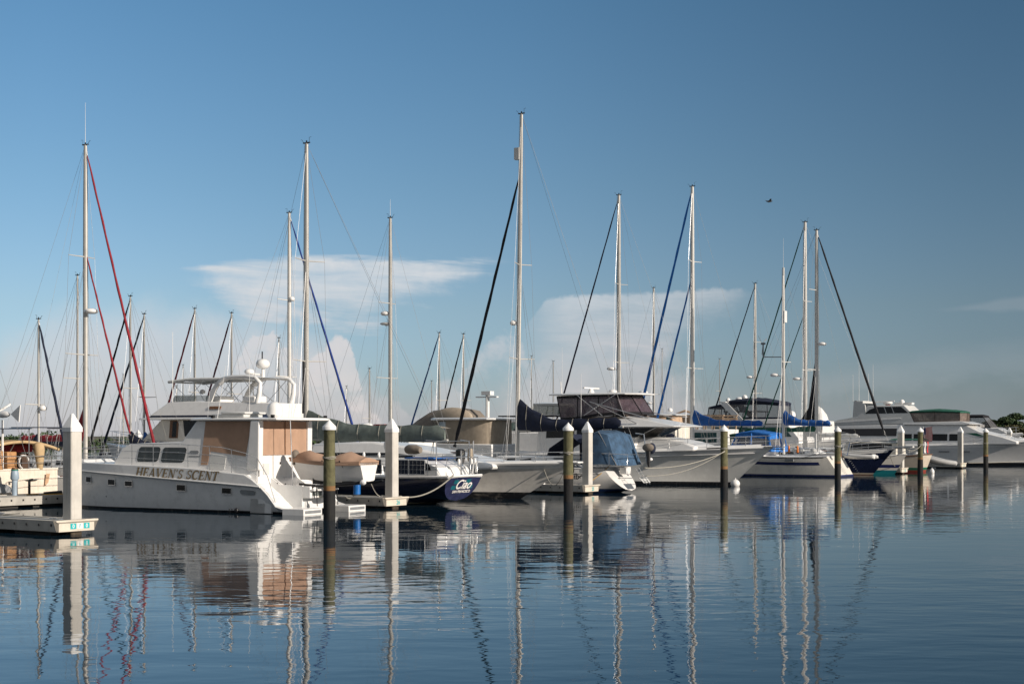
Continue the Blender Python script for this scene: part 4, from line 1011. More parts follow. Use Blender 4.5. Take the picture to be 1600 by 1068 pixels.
b = MB(); b.box(5.0, 5.2, -.25, .25, 12.0, 12.9); b.build('radar_reflector', white, ke)
wg = MB(); wg.tube([(5.3, 0, 9.3), (6.9, 0, 9.35)], .04, 6); wg.tube([(6.9, 0, 9.35), (6.9, 0, 10.3)], .05, 6); wg.ell((6.9, 0, 10.4), (.22, .1, .1), 10, 6); wb = wg.build('wind_generator', grey_pl, ke)
b = MB()
for k in range(3):
    a = k*2.09+.6; b.slab([(6.95, .05*math.sin(a), 10.4-.05*math.cos(a)), (6.95, .9*math.cos(a), 10.4+.9*math.sin(a)), (6.95, .9*math.cos(a)+.05, 10.4+.9*math.sin(a)+.06)], (1, 0, 0), .02)
b.build('rotor_blade', grey_pl, wb)
be = [(5.5, 1.7, 1.9), (5.2, 0, 1.85), (5.5, -1.7, 1.9), (7.2, -1.85, 2.0), (8.9, -1.8, 2.1), (9.3, 0, 2.1), (8.9, 1.8, 2.1), (7.2, 1.85, 2.0)]
te = [(5.8, 1.45, 3.2), (5.6, 0, 3.3), (5.8, -1.45, 3.2), (7.2, -1.55, 3.4), (8.5, -1.45, 3.25), (8.8, 0, 3.3), (8.5, 1.45, 3.25), (7.2, 1.55, 3.4)]
enclosure(ke, be, te, mat('sky_blue_canvas', (.012, .14, .46), .8, var=.2), vin_clear, .32, .07, lid=MATS['sky_blue_canvas'], lidth=.12, name='cockpit_tent', tband=.74)
b = MB()
for x, z in ((6.2, 1.66), (3.4, 1.6)): b.box(x, x+.7, 2.2, 2.36, z-.42, z-.22); b.box(x, x+.7, -2.36, -2.2, z-.42, z-.22)
b.build('hull_vent', grey_pl, ke)
for x in (3.2, 3.9): 
    b = MB(); b.tube([(x, 2.0, 1.85), (x, 2.0, 1.98), (x, 2.0, 2.25), (x, 2.0, 2.4)], [.09, .10, .07, .03], 8); b.build('marker_buoy', orange, ke, smooth=50)
b = MB(); b.ell((.3, .9, 2.3), (.3, .26, .34), 12, 8); ob_ = b.build('outboard_motor', mat('dark_grey_cowl', (.10, .115, .13), .4), ke, smooth=60)
b = MB(); b.box(.15, .5, .75, 1.05, 1.55, 2.1); b.build('motor_bracket', teak, ob_)
b = MB()
for y in (1.1, -1.1): b.tube([(.4, y, 1.6), (.2, y, 2.6), (-1.2, y, 2.75), (-1.5, y, 2.7)], .05, 6)
b.tube([(-1.4, 1.1, 2.72), (-1.4, -1.1, 2.72)], .035, 6); b.build('stern_davit', steel, ke)
b = MB()
for k in range(9): b.tube([(-.2-.11*k, .35+.1*math.sin(k*2.), 1.3-.14*k), (-.1-.1*k, -.3, 1.35-.14*k)], .02, 5)
b.build('transom_ladder', steel, ke)
# inflatable on the ketch davits
inf = thing('inflatable_dinghy', 'pale grey inflatable dinghy hanging before the navy cutter', 'dinghy', (26.9, 109.8, 1.5), 146); inf.scale = (.82,)*3
b = MB()
for s_ in (1, -1): b.tube([(-1.5, s_*.55, .0), (-1.35, s_*.55, 0), (.6, s_*.55, .02), (1.3, s_*.36, .10), (1.65, 0, .18)], [.12, .21, .21, .20, .18], 12)
b.build('tube', rubber, inf, smooth=60)
b = MB(); b.box(-1.25, 1.1, -.42, .42, -.12, -.06); b.build('floor', grey_pl, inf)
b = MB(); b.box(-1.3, -1.22, -.45, .45, -.15, .26); b.build('transom', white, inf)
b = MB(); b.box(-.3, -.05, -.6, .6, .12, .17); b.build('seat', grey_pl, inf)

# ------------------------------------------------------------------ navy cutter, bow out
nh = bottom('cutter_navy_topsides', (.010, .014, .040), .2, (.42, .36, .28), (.10, .03, .02), .04, .16, var=.15, coat=.5)
cu, CH = sailboat('navy hulled cutter with green canvas and black furled sail, bow pointing right', stern_at(28.8, 113.6, -33.6, 12.6), -33.6, 12.6, 4.2, (1.45, 1.50, 2.05), nh, name='cutter', rail=white, ob=1.75, os=.5, tw=.6, cab=(.35, .66))
CH.stripe(cu, -.22, -.02, white, 0, .985, 'bulwark')
rig(cu, 7.9, 1.8, 19.9, .165, alu_white, [(8.5, 1.25), (15.0, 1.0)], fore=(13.6, 3.2), sail=black_canvas, aft=(-.2, 1.5), chain=(-.4, 2.0, 1.7), boom=(1.4, 3.55, 3.5), cover=green, rad_=(10.6, .5, .34), cover_h=(.55, .36), furl_r=.11)
b = MB(); b.slab([(7.2, .05, 5.4), (7.75, .05, 9.3), (7.8, .05, 4.4), (6.5, .05, 4.4)], (0, 1, 0), .08); b.build('storm_trysail', black_canvas, cu)
b = MB(); b.box(13.6, 15.9, -.2, .2, 2.2, 2.32); b.tube([(14.4, 0, 2.15), (15.6, 0, 2.12), (14.9, 0, 1.75)], .045, 6); b.build('bowsprit', greywhite, cu)
be = [(1.0, 1.5, 1.6), (1.0, -1.5, 1.6), (4.3, -1.6, 1.7), (4.3, 1.6, 1.7)]; te = [(.9, 1.5, 3.15), (.9, -1.5, 3.15), (4.2, -1.55, 3.25), (4.2, 1.55, 3.25)]
enclosure(cu, be, te, green, vin_clear, .25, .05, lid=green, lidth=.14, name='bimini', tband=.8)
b = MB()
for x in (3.0, 5.5, 8.6): b.tube([(x, -1.85, 1.6), (x, -1.85, 3.3)], .045, 6)
b.tube([(1, -1.9, 2.55), (12, -1.1, 2.85)], .03, 6); b.build('deck_pole', white, cu)
b = MB()
for i in range(7): b.ell((R.uniform(3, 9), R.uniform(-1.6, -1.2), 1.95), (.25, .18, .2), 8, 6)
b.build('deck_gear', greywhite, cu, smooth=60)

# white sloop hull just beyond the cutter, striped stem showing
ws_h = bottom('striped_stem_topsides', (.66, .63, .58), .35, (.012, .24, .26), (.012, .20, .23), .10, .28, var=.04)
ws_h2 = mat('striped_topsides', (.66, .63, .58), .35, bands=[(-3, .32, (.012, .19, .22)), (.52, .78, (.012, .02, .10))], var=.05)
ws, WH = sailboat('white boat with navy and teal waterline stripes, bow just beyond the navy cutter', stern_at(31.1, 115.6, -33.6, 10.5), -33.6, 10.5, 3.4, (1.15, 1.2, 1.62), ws_h2, ob=1.0, tw=.6)
house(ws, 'sprayhood', [(2.2, 1.2), (2.4, 2.1), (3.6, 2.1), (4.4, 1.3)], lambda z: 1.1, greywhite)
# cream trawler stern with green and red stripes by the square pile
ct_h = mat('cream_trawler_topsides', (.62, .54, .44), .4, bands=[(-3, .18, (.30, .05, .03)), (.18, .40, (.01, .14, .08))], streak=.3, var=.08)
ct = thing('trawler', 'cream wooden trawler stern with green and red waterline stripes', 'motorboat', (35.2, 122.2), 146.4)
TH_ = Hull(10.5, 3.7, (1.5, 1.3, 2.1), .7, .5, .70, 2.2, 1., .5, .86, .3, 1.2); TH_.make(ct, ct_h, white2, teak, .05)
hs = house(ct, 'wheelhouse', [(1.8, 1.4), (1.8, 2.5), (6.2, 2.7), (6.6, 1.6)], wlin(1.3, 1.4, 1.15, 2.7), offwhite); pane(hs, [(2.2, 1.9), (2.2, 2.4), (5.8, 2.5), (5.9, 1.95)], wlin(1.3, 1.4, 1.15, 2.7), glass)
b = MB(); b.loft([[(x, y, 2.75+.12*(1-(y/1.4)**2)) for y in (-1.4, -.7, 0, .7, 1.4)] for x in (-.2, 2.4)], closed=False); b.build('awning', green, ct); TH_.rails(ct, .02, .5, .7)
for y, c_, nm in ((-.4, pennant_red, 'red_flag'), (.35, white, 'pale_cloth')):
    b = MB(); b.loft([[(-.45-.03*math.sin(i*1.3), y+.10*j+.03*math.sin(i+j), 2.6-.19*i) for j in range(4)] for i in range(6)], closed=False); b.build(nm, c_, ct, smooth=60)
rb = thing('inflatable_boat', 'tilted white inflatable tender hanging beside the striped flag', 'dinghy', (36.9, 124.4, 1.0), -36)
rb.rotation_euler = (0, rad(14), rad(-36))
b = MB()
for s_ in (1, -1): b.tube([(-1.7, s_*.6, 0), (-1.5, s_*.6, 0), (.7, s_*.6, .02), (1.5, s_*.4, .12), (1.9, 0, .2)], [.14, .24, .24, .22, .2], 12)
b.build('tube', rubber, rb, smooth=60)
b = MB(); b.loft([[(-1.6, y, -.05-.28*(1-abs(y)/.55)) for y in (-.55, -.25, 0, .25, .55)], [(.7, y, -.05-.28*(1-abs(y)/.55)) for y in (-.55, -.25, 0, .25, .55)], [(1.7, y*.2, .1-.1*(1-abs(y)/.55)) for y in (-.55, -.25, 0, .25, .55)]], closed=False); b.build('keel', greywhite, rb)
b = MB(); b.box(-1.6, -1.5, -.45, .45, -.1, .3); b.build('transom', white, rb)
fl = thing('ensign', 'striped red and white flag with blue canton on a slanted staff', 'flag', (37.55, 129.0, .5), 146)
b = MB(); b.tube([(0, 0, .8), (.25, 0, 3.4)], .03, 6); b.build('staff', white, fl)
fm = bpy.data.materials.new('striped_flag_cloth'); fm.use_nodes = True; N = NT(fm.node_tree); q = N.n('ShaderNodeSeparateXYZ'); N.put(q.inputs[0], N.n('ShaderNodeTexCoord').outputs['Object'])
fr_ = N.m('GREATER_THAN', N.m('FRACT', N.m('MULTIPLY', q.outputs[0], 9.0)), .5); cc = N.mix(fr_, (.6, .55, .52, 1), (.45, .03, .04, 1))
cc = N.mix(N.m('MULTIPLY', N.m('GREATER_THAN', q.outputs[2], 2.7), N.m('GREATER_THAN', q.outputs[0], .02)), cc, (.02, .03, .12, 1)); N.put(fm.node_tree.nodes['Principled BSDF'].inputs['Base Color'], cc); fm.node_tree.nodes['Principled BSDF'].inputs['Roughness'].default_value = .9
b = MB(); b.loft([[(.22-.16*j+.02*math.sin(i), .03*math.sin(i*1.5+j*1.3), 3.3-.17*i+.03*j) for j in range(6)] for i in range(9)], closed=False); b.build('cloth', fm, fl, smooth=60)

# ------------------------------------------------------------------ motor yachts at the right edge
y_hull = bottom('yacht_grey_topsides', (.66, .66, .65), .22, (.02, .02, .022), (.012, .012, .014), .2, .3, var=.04, coat=.5)
y2 = thing('motor_yacht', 'white motor yacht with green canopy and green side flash at the right edge', 'motor yacht', stern_at(55.5, 146.5, -33.6, 17.0), -33.6)
YH = Hull(17.0, 5.0, (2.0, 2.1, 2.75), .7, .42, .94, 2.3, 2.6, .1, .93, .12, 1.6); YH.make(y2, y_hull, white, white, .05, .14); YH.gunwale(y2, white, .24, .3); YH.stripe(y2, -.34, -.03, white, 0, .99, 'sheer_band')
WY = wlin(2.3, 2.1, 1.85, 4.4)
hs = house(y2, 'saloon', [(1.5, 2.0), (1.5, 4.25), (8.6, 4.35), (10.3, 3.55), (12.6, 3.0), (14.2, 2.5), (14.2, 2.2)], WY, white, .1)
for x0, x1 in ((1.8, 3.2), (3.4, 5.0), (5.2, 7.0), (7.2, 8.7)): pane(hs, [(x0, 2.55), (x0, 3.26), (min(x1, 9.2), 3.26), (x1, 2.55+.5*(x1 > 9))], WY, glass)
pane(hs, [(8.9, 3.36), (10.0, 3.36), (11.0, 3.0), (10.5, 2.92)], WY, green, 'side_flash', off=.02)
YH.stripe(y2, .02, .06, grey_pl, .3, .85, 'grey_stripe')  # thin grey stripe just above the sheer
fb = house(y2, 'flybridge', [(2.2, 4.25), (2.2, 4.5), (8.5, 4.6), (9.6, 4.3), (8.6, 4.2)], wlin(2.1, 4.2, 2.0, 4.6), white, .05)
be = [(3.4, 1.8, 4.42), (3.4, -1.8, 4.42), (5.6, -1.9, 4.42), (8.2, -1.8, 4.45), (8.4, 0, 4.5), (8.2, 1.8, 4.45), (5.6, 1.9, 4.42)]
te = [(2.9, 1.8, 5.55), (2.9, -1.8, 5.55), (5.6, -1.9, 5.62), (8.2, -1.8, 5.5), (8.5, 0, 5.52), (8.2, 1.8, 5.5), (5.6, 1.9, 5.62)]
enclosure(y2, be, te, mat('brown_trim_canvas', (.06, .04, .035), .9), vin_brown, .16, .04, lid=green, lidth=.20, tband=.95)
YH.rails(y2, .5, .98, .8, 1.3, name='bow_rail', front=True, r=.02)
b = MB()
for x in (6.2, 8.4): b.box(x, x+1.1, -2.5, -2.44, 1.35, 1.48)
b.build('hull_vent', grey_pl, y2)
y1 = thing('motor_yacht', 'largest motor yacht, with swept dark upper windows, radars and tall whip antennas', 'motor yacht', stern_at(58.5, 171.0, -33.6, 24.0), -33.6)
LH = Hull(24.0, 5.8, (2.3, 2.5, 3.3), .9, .42, .94, 2.3, 2.8, .1, .93, .12, 1.6); LH.make(y1, y_hull, white, white, .05, .14)
WL = wlin(2.7, 2.4, 1.95, 6.8)
hs = house(y1, 'main_deckhouse', [(1.5, 2.3), (1.5, 4.0), (3.2, 4.35), (15.2, 4.45), (17.0, 3.5), (19.5, 3.0), (19.5, 2.6)], WL, white, .12)
pane(hs, [(3.6, 3.0), (3.6, 3.9), (13.9, 3.95), (15.4, 3.0)], WL, mat('smoked_grey_glass', (.03, .028, .03), .1), off=.02)
uh = house(y1, 'upper_deckhouse', [(3.4, 4.36), (4.6, 5.0), (7.2, 5.45), (8.5, 6.78), (13.1, 6.84), (15.6, 4.46)], WL, greywhite, .10)
pane(uh, [(8.2, 5.78), (8.7, 6.25), (9.6, 6.62), (10.55, 6.62), (10.9, 5.80)], WL, glass); pane(uh, [(11.0, 5.80), (10.65, 6.62), (11.5, 6.62), (11.85, 5.82)], WL, glass); pane(uh, [(11.95, 5.82), (11.6, 6.62), (12.75, 6.62), (13.7, 5.84)], WL, glass)
face(uh, [(13.9, -1.9, 5.95), (13.9, 1.9, 5.95), (13.25, 1.9, 6.6), (13.25, -1.9, 6.6)], (.7, 0, .7), glass, 'windshield', .02)
pane(uh, [(3.8, 4.62), (3.9, 4.75), (12.6, 5.25), (12.9, 5.1)], WL, white, 'moulding', off=.06)
b = MB()
for s_ in (1, -1): b.slab([(6.6, s_*2.1, 5.2), (8.4, s_*2.1, 5.6), (8.2, s_*2.0, 6.9), (7.0, s_*2.0, 7.5), (6.7, s_*2.0, 7.4)], (0, 1, 0), .12)
b.box(6.7, 7.9, -2.0, 2.0, 7.1, 7.4); ar = b.build('radar_arch', greywhite, y1, bevel=.04)
radar(ar, (10.3, .3, 7.15), .62, name='radar_scanner', h=.26); radar(ar, (12.3, -.3, 7.2), .34, h=.36); rod(ar, 'scanner_post', [(10.3, .3, 6.85), (10.3, .3, 7.1)], .3, red)
b = MB(); b.tube([(9.2, -1, 6.85), (9.2, -1, 7.25), (11.6, -1, 7.35)], .07, 6); b.box(11.4, 13.6, -.5, .5, 6.9, 7.15); b.build('searchlight_rail', white, uh)
for x, y, h in ((6.6, -2, 3.4), (7.1, -1.2, 4.6), (7.4, 1.4, 3.6), (9.2, -2, 4.6)): antenna(ar, (x, y, 7.3), h, r=.03)
LH.rails(y1, .55, .98, .8, 1.6, name='bow_rail', front=True, r=.02)
y3 = thing('motorboat', 'small cruiser with black bimini behind the green canopied motor yacht', 'motorboat', stern_at(66.5, 181, -33.6, 9.5), -33.6)
TH3 = Hull(9.5, 3.8, (1.4, 1.5, 2.0), .5, .42, .93, 2.2, 1.6, .1, .92, .15, 1.5); TH3.make(y3, y_hull, white, white, .05)
house(y3, 'cabin', [(1, 1.5), (1, 4.0), (5.2, 4.1), (8.0, 2.6), (9.0, 1.9)], wlin(1.6, 1.5, 1.4, 4.1), white, .1)
be = [(1.2, 1.4, 4.0), (1.2, -1.4, 4.0), (4.4, -1.4, 4.05), (5.0, 0, 4.1), (4.4, 1.4, 4.05)]; te = [(1.0, 1.4, 5.5), (1.0, -1.4, 5.5), (3.4, -1.4, 5.5), (3.7, 0, 5.5), (3.4, 1.4, 5.5)]
enclosure(y3, be, te, black_canvas, vin_clear, .06, .05, lid=black_canvas, lidth=.16, tband=.9)
b = MB(); b.box(1.6, 3.0, -1.0, 1.0, 4.0, 4.5); b.build('seat', white, y3, bevel=.1)

# ------------------------------------------------------------------ boats beyond the main dock, left to right
b0 = thing('center_cockpit_yacht', 'cream yacht stern with straw coloured bimini and wind generator at the left edge', 'sailboat', (-22.9, 67.4), 146.4); b0.scale = (1.064,)*3
cream = mat('cream_yacht_topsides', (.70, .62, .52), .4, var=.10, streak=.35, dirt=(.52, .36, .22), bands=[(-3, .08, (.02, .02, .03))])
BH = Hull(12.0, 3.9, (1.50, 1.45, 1.9), .8, .5, .86, 2.1, 1.2, -.15, .94, .3, 1.2); BH.make(b0, cream, offwhite, offwhite, .05); BH.rails(b0, .03, .95, front=True)
cabin(b0, BH, 3.0, 8.5, .6, .4, offwhite)
rig(b0, 7.0, 1.8, 16.5, .13, alu, [(7.5, 1.2), (12.0, .9)], fore=(12.9, 2.0), sail=navy, aft=(-.1, 1.5), chain=(-.4, 1.8, 1.5), boom=(3.9, 3.1, 3.0), cover=red)
b = MB(); rg = []
for i in range(9):
    x = .6+2.6*i/8; rg.append([(x, y, 2.80-.48*(abs(y+.1)/2.3)**2-.05*abs(i/4-1)) for y in [2.2-4.3*j/12 for j in range(13)]])
b.loft(rg, closed=False); b.loft([[(x, y, z+.035) for x, y, z in r_] for r_ in rg], closed=False); b.build('bimini', yellowtan, b0, smooth=60)
b = MB(); b.tube([(.6, p_[1], p_[2]-.02) for p_ in rg[0]], .07, 8); b.build('bimini_hem', yellowtan, b0, smooth=60)
b = MB(); b.loft([[(3.15, y_, 2.62-.3*(abs(y_)/2.2)**2), (3.2, y_, 1.7)] for y_ in (2.0, 1, 0, -1, -2.0)], closed=False); b.build('dark_interior_sheet', mat('dark_interior_brown', (.06, .035, .02), .9, var=.2), b0, smooth=60)  # added dark sheet, stands in for the dark interior under the bimini
b = MB()
for y in (1.55, .2, -1.5): 
    for x in (.7, 3.0): b.tube([(x, y, 2.72-.1*abs(y)), (1.7, y*1.02, 1.55)], .025, 6)
b.tube([(-.1, 1.8, 1.55), (-.1, 1.8, 2.1), (-.1, -1.8, 2.1), (-.1, -1.8, 1.55)], .02, 6); b.tube([(-.1, 1.8, 1.8), (-.1, -1.8, 1.8)], .014, 5); b.build('bimini_frame', steel, b0)
b = MB(); b.tube([(.2, -.75, 1.5), (.2, -.75, 1.75), (.2, -.72, 2.35), (.2, -.7, 2.65), (.2, -.7, 2.72)], [.13, .16, .24, .22, .10], 12); b.build('covered_motor', yellowtan, b0, smooth=60)
b = MB(); b.box(1.6, 2.4, -1.5, 1.3, 2.25, 2.62); b.build('cockpit_cover', red, b0, bevel=.1)
b = MB(); b.box(1.7, 2.3, -1.4, 1.2, 1.5, 2.2); b.build('cockpit_seat', mat('dark_brown_cushion', (.07, .04, .025), .8, var=.3), b0, bevel=.06)
b = MB(); b.box(.1, .7, 1.25, 1.75, 1.5, 2.35); b.box(.3, .9, .4, .9, 1.5, 2.3); b.build('cockpit_locker', mat('oiled_wood', (.42, .22, .09), .5, var=.3), b0, bevel=.04)
b = MB()
for k in range(5): b.tube([(.0+.02*k, .25+.25*math.cos(a), 1.85+.3*math.sin(a)) for a in [j*math.pi/6-1.2 for j in range(9)]], .025, 5)
b.build('coiled_hose', white, b0)
b = MB(); b.box(-.2, .3, .9, 1.0, .95, 1.0); b.ell((-.02, -.2, 1.06), (.15, .35, .025), 8, 4); b.build('stern_vent', grey_pl, b0)
b = MB(); b.slab([(.0, -.85, .72), (.0, -1.05, .9), (.0, -1.15, 1.3), (.0, -.95, 1.3)], (-1, 0, 0), .004); b.build('repair_patch', mat('tan_patch', (.52, .33, .20), .6), b0)
b = MB(); b.tube([(.5, 1.0, 1.5), (.5, 1.0, 3.7)], .05, 6); b.ell((.5, 1.0, 3.95), (.55, .14, .16), 12, 6); b.slab([(-.1, 1.0, 3.95), (-.75, 1.0, 4.35), (-.65, 1.0, 3.6)], (0, 1, 0), .03); wg = b.build('wind_generator', white, b0, smooth=50)
b = MB()
for a in (.6, 2.6, 4.7): b.slab([(1.08, 1.0+.06*math.cos(a+1.5), 3.95+.06*math.sin(a+1.5)), (1.08, 1.0+1.0*math.cos(a), 3.95+1.0*math.sin(a)), (1.08, 1.0+.95*math.cos(a+.09), 3.95+.95*math.sin(a+.09)), (1.08, 1.0-.06*math.cos(a+1.5), 3.95-.06*math.sin(a+1.5))], (1, 0, 0), .01)
b.build('rotor_blade', white, wg)
b = MB(); b.box(-.1, 1.5, -2.2, -.2, 3.36, 3.40); b.box(-.1, 1.5, .0, 1.6, 3.30, 3.34); so = b.build('solar_panel', solar, b0)
b = MB()
for y in (-2.2, -.1, 1.6): b.tube([(-.1, y, 3.34), (1.5, y, 3.34)], .03, 5); b.tube([(.1, y*.8, 1.55), (.1, y, 3.34)], .025, 5)
b.build('panel_frame', steel, so)
b = MB(); b.tube([(-1.2, 1.3, .3), (-.2, 1.6, .55), (.0, 1.8, 1.1)], .02, 5); b.slab([(-.25, 1.9, .52), (-.25, .8, .52), (-.1, 1.2, .85), (-.1, 1.9, 1.0)], (-1, 0, .3), .02); b.build('boarding_plank', grey_pl, b0)

# generic sailboats: label, mast x, y, mast height, heading, hull length, hull, sail, cover, extras
gh_w = bottom('plain_white_topsides', (.68, .67, .65), .35, (.02, .03, .09), var=.05)
gh_r = mat('red_striped_topsides', (.66, .64, .60), .35, bands=[(-3, .1, (.02, .02, .03)), (.1, .3, (.20, .02, .02)), (.85, 1.05, (.25, .02, .02))])
gh_b = bottom('blue_topsides', (.02, .035, .09), .25, (.4, .4, .4))
def mast_boat(label, mx, my_, zt, ang, L, hm, sail, cover, group=None, spread=None, r=.1, fore_d=None, inner=None, mm=alu, **kw):
    xm = L*.57; B = L*.30
    o, H = sailboat(label, stern_at(mx, my_, ang, xm), ang, L*.93, B, (L*.10, L*.105, L*.14), hm, group, ob=L*.07, tw=.7)
    zd = L*.11
    if spread is None: spread = [(zt*.52, B*.26)] if zt < 13 else [(zt*.40, B*.3), (zt*.68, B*.24)]
    rig(o, xm, zd, zt, r, mm, spread, fore=(xm+fore_d if fore_d else L*.985, zd+L*.04), sail=sail, aft=(0, zd), chain=(-.4, B*.46, zd), boom=(xm-L*.36, zd+1.5, zd+1.45), cover=cover, inner=inner, furl_r=.08, **kw)
    return o, H
ms, H = mast_boat('white ketch hull with thick dark red furled sails behind the catamaran bow', -23.1, 77.0, 18.9, -27.0, 13.6, gh_r, red, red, r=.145, fore_d=5.0, inner=(7.75+3.2, 3.1, 13.2), ant=2.3, rad_=(9.9, .42, .38))
b = MB(); b.slab([(7.62, .05, 4.8), (7.7, .05, 3.3), (6.95, .05, 3.3)], (0, 1, 0), .08); b.build('maroon_sail_bag', red, ms)
G2 = 'sailboats moored behind the front row on the left'
mast_boat('sailboat with bare thin mast standing left of the red furled sails', -25.3, 82.8, 12.5, -33.6, 10.5, gh_w, None, navy, r=.075)
mast_boat('sailboat with dark furled sails sloping right at the far left edge', -24.4, 73.3, 9.2, -27.0, 8.6, gh_w, navy, navy, r=.07, fore_d=2.2, rad_=(4.6, .3, .2))
mast_boat('sailboat with mast and black furled sail just right of the red furled sails', -23.1, 86.1, 11.6, 146.4, 10.0, gh_w, black_canvas, navy, r=.075)
mast_boat('sailboat with dark blue furled sail ending below the catamaran rail', -22.5, 87.0, 10.6, 146.4, 9.6, gh_b, navy, blue, r=.075, fore_d=4.2)
mast_boat('sailboat with a slim dark red furled sail left of the flybridge canopy', -21.1, 94.6, 11.6, 146.4, 9.8, gh_w, red, red, r=.08)
mast_boat('sailboat with thin maroon furled sail behind the flybridge radar arch', -19.2, 97.4, 11.55, 146.4, 9.8, gh_b, mat('maroon_canvas', (.10, .012, .03), .8, var=.2), grey_canvas, r=.08)
mast_boat('sailboat with short spreaders and bare mast left of the white painted mast', -16.6, 101.3, 10.1, 146.4, 9.0, gh_w, None, None, r=.06)
mast_boat('sailboat with white mast and royal blue furled sail sloping to the right', -13.94, 89.0, 17.1, -27.0, 12.4, gh_w, mat('royal_blue_canvas', (.008, .035, .20), .8, var=.2), navy, r=.13, mm=alu_white, rad_=(11.7, .2, .2), fore_d=5.4)
mast_boat('distant sailboat with a short mast between two tall front masts', -12.1, 120.7, 8.8, -33.6, 9.0, gh_w, None, navy, r=.08)
so_, H = mast_boat('sailboat with tall clean mast carrying two radars above the square pile', -7.8, 91.1, 17.1, -33.6, 12.0, gh_w, None, greygreen, r=.135, ant=1.2, rad_=(11.0, -.42, .30))
b = MB(); b.ell((6.4, 0, 10.35), (.4, .18, .1), 10, 6); b.box(6.45, 6.8, -.05, .05, 10.2, 10.26); b.build('radar_reflector', greywhite, so_)
mast_boat('sailboat with pale blue furled sail behind the grey brown boat cover', -6.0, 117.3, 11.6, 146.4, 9.5, gh_w, mat('pale_blue_canvas', (.03, .10, .28), .8), blue, r=.085, fore_d=3.9)
mast_boat('sailboat with black stay and thin mast above the tan pilothouse', -4.1, 120.2, 11.7, 146.4, 9.5, gh_b, black_canvas, navy, r=.085, fore_d=3.2)
mast_boat('sailboat with purple black furled sail rising over the smoked flybridge', 8.7, 115.8, 22.7, 146.4, 14.5, gh_w, mat('purple_black_canvas', (.020, .014, .045), .8), navy, r=.18, rad_=(8.6, .7, .38), fore_d=6.7)
mast_boat('sailboat with grey stay and mast between the two blue furled sails', 14.8, 148.5, 18.5, 146.4, 12.5, gh_w, None, navy, r=.12, rad_=(6.5, .5, .3))
mast_boat('sailboat with black furled sail above the navy bimini flybridge', 24.5, 143.3, 18.4, 146.4, 12.5, gh_b, black_canvas, navy, r=.15, rad_=(9.0, .6, .34), fore_d=5.8)
mast_boat('cutter rigged sailboat with two dark green furled sails', 27.2, 132.0, 22.9, 146.4, 14.5, gh_w, green, greywhite, r=.20, mm=alu_white, fore_d=7.0, inner=(8.27+4.6, 2.6, 14.6), rad_=(8.4, .8, .40))

# white flybridge trawler behind the catamaran
w1 = thing('flybridge_trawler', 'white flybridge trawler with radar arch and canvas top behind the catamaran', 'motorboat', (-13.75, 83.0), 150); w1.scale = (1.064,)*3
FH = Hull(11.5, 4.1, (1.7, 1.8, 2.5), .8, .45, .9, 2.2, 1.3, .1, .92, .3, 1.4); FH.make(w1, bottom('trawler_white_topsides', (.70, .69, .66), .35, var=.05), white, white, .06)
WW = wlin(1.75, 2.0, 1.55, 4.0)
hs = house(w1, 'deckhouse', [(-.8, 1.7), (-.8, 3.9), (7.0, 3.9), (8.5, 2.6), (8.5, 1.9)], WW, offwhite, .06)
pane(hs, [(5.66, 2.85), (5.66, 3.84), (6.32, 3.84), (6.32, 2.85)], WW, teak, 'door_frame', off=.01); pane(hs, [(5.80, 2.91), (5.80, 3.78), (6.10, 3.78), (6.10, 2.91)], WW, glass, 'door', off=.02)
pane(hs, [(3.0, 2.95), (2.6, 3.82), (5.36, 3.84), (5.15, 2.95)], WW, glass); pane(hs, [(.2, 2.95), (.2, 3.8), (2.3, 3.8), (2.6, 2.95)], WW, glass)
fb = house(w1, 'flybridge', [(-.9, 3.9), (-.9, 4.75), (5.0, 4.9), (6.5, 4.85), (7.8, 4.0), (8.4, 3.95), (8.4, 3.88)], wlin(1.92, 3.9, 1.50, 4.9), white, .05)
pane(fb, [(7.6, 4.02), (7.5, 4.12), (-.6, 4.12), (-.6, 4.02)], wlin(1.92, 3.9, 1.50, 4.9), navy, 'navy_stripe', off=.015)
pane(fb, [(3.3, 4.45), (3.3, 4.6), (2.5, 4.6), (2.5, 4.45)], wlin(1.92, 3.9, 1.50, 4.9), teak, 'step', off=.06)
b = MB(); b.loft([[(6.9, y, 4.85), (6.6, y, 5.25)] for y in (-.9, 0, .9)]+[[(5.2, 1.45, 4.9), (5.0, 1.4, 5.25)], [(3.6, 1.5, 4.9), (3.5, 1.45, 5.2)]], closed=False); b.build('windscreen', vinyl('green_acrylic', (.25, .28, .24), .6), fb)
b = MB()
for s_ in (1, -1):
    b.loft([[(x-k*.0, s_*(1.45+w), z) for w in (-.05, .05) for k in (0,)]+[(x+d, s_*(1.45+w), z+e) for w in (.05, -.05) for d, e in (((.34), .0),)] for x, z in ((3.35, 4.85), (3.05, 5.45), (2.75, 5.85))]+[[(2.55, s_*1.40, 6.05), (2.55, s_*1.50, 6.05), (2.75, s_*1.50, 6.12), (2.75, s_*1.40, 6.12)]])
    b.tube([(2.75, s_*1.45, 5.85), (2.45, s_*1.45, 6.10), (1.9, s_*1.45, 6.20), (.9, s_*1.45, 6.20), (.25, s_*1.45, 6.12), (-.08, s_*1.45, 5.82), (-.02, s_*1.45, 5.3), (.12, s_*1.45, 4.75)], [.15, .14, .10, .10, .11, .12, .14, .16], 8)
b.loft([[(x, y, z) for y in (-1.45, 0, 1.45)] for x, z in ((2.5, 6.15), (1.9, 6.24), (.9, 6.24), (.3, 6.16))], closed=False)
b.build('radar_arch', white, w1, smooth=50)
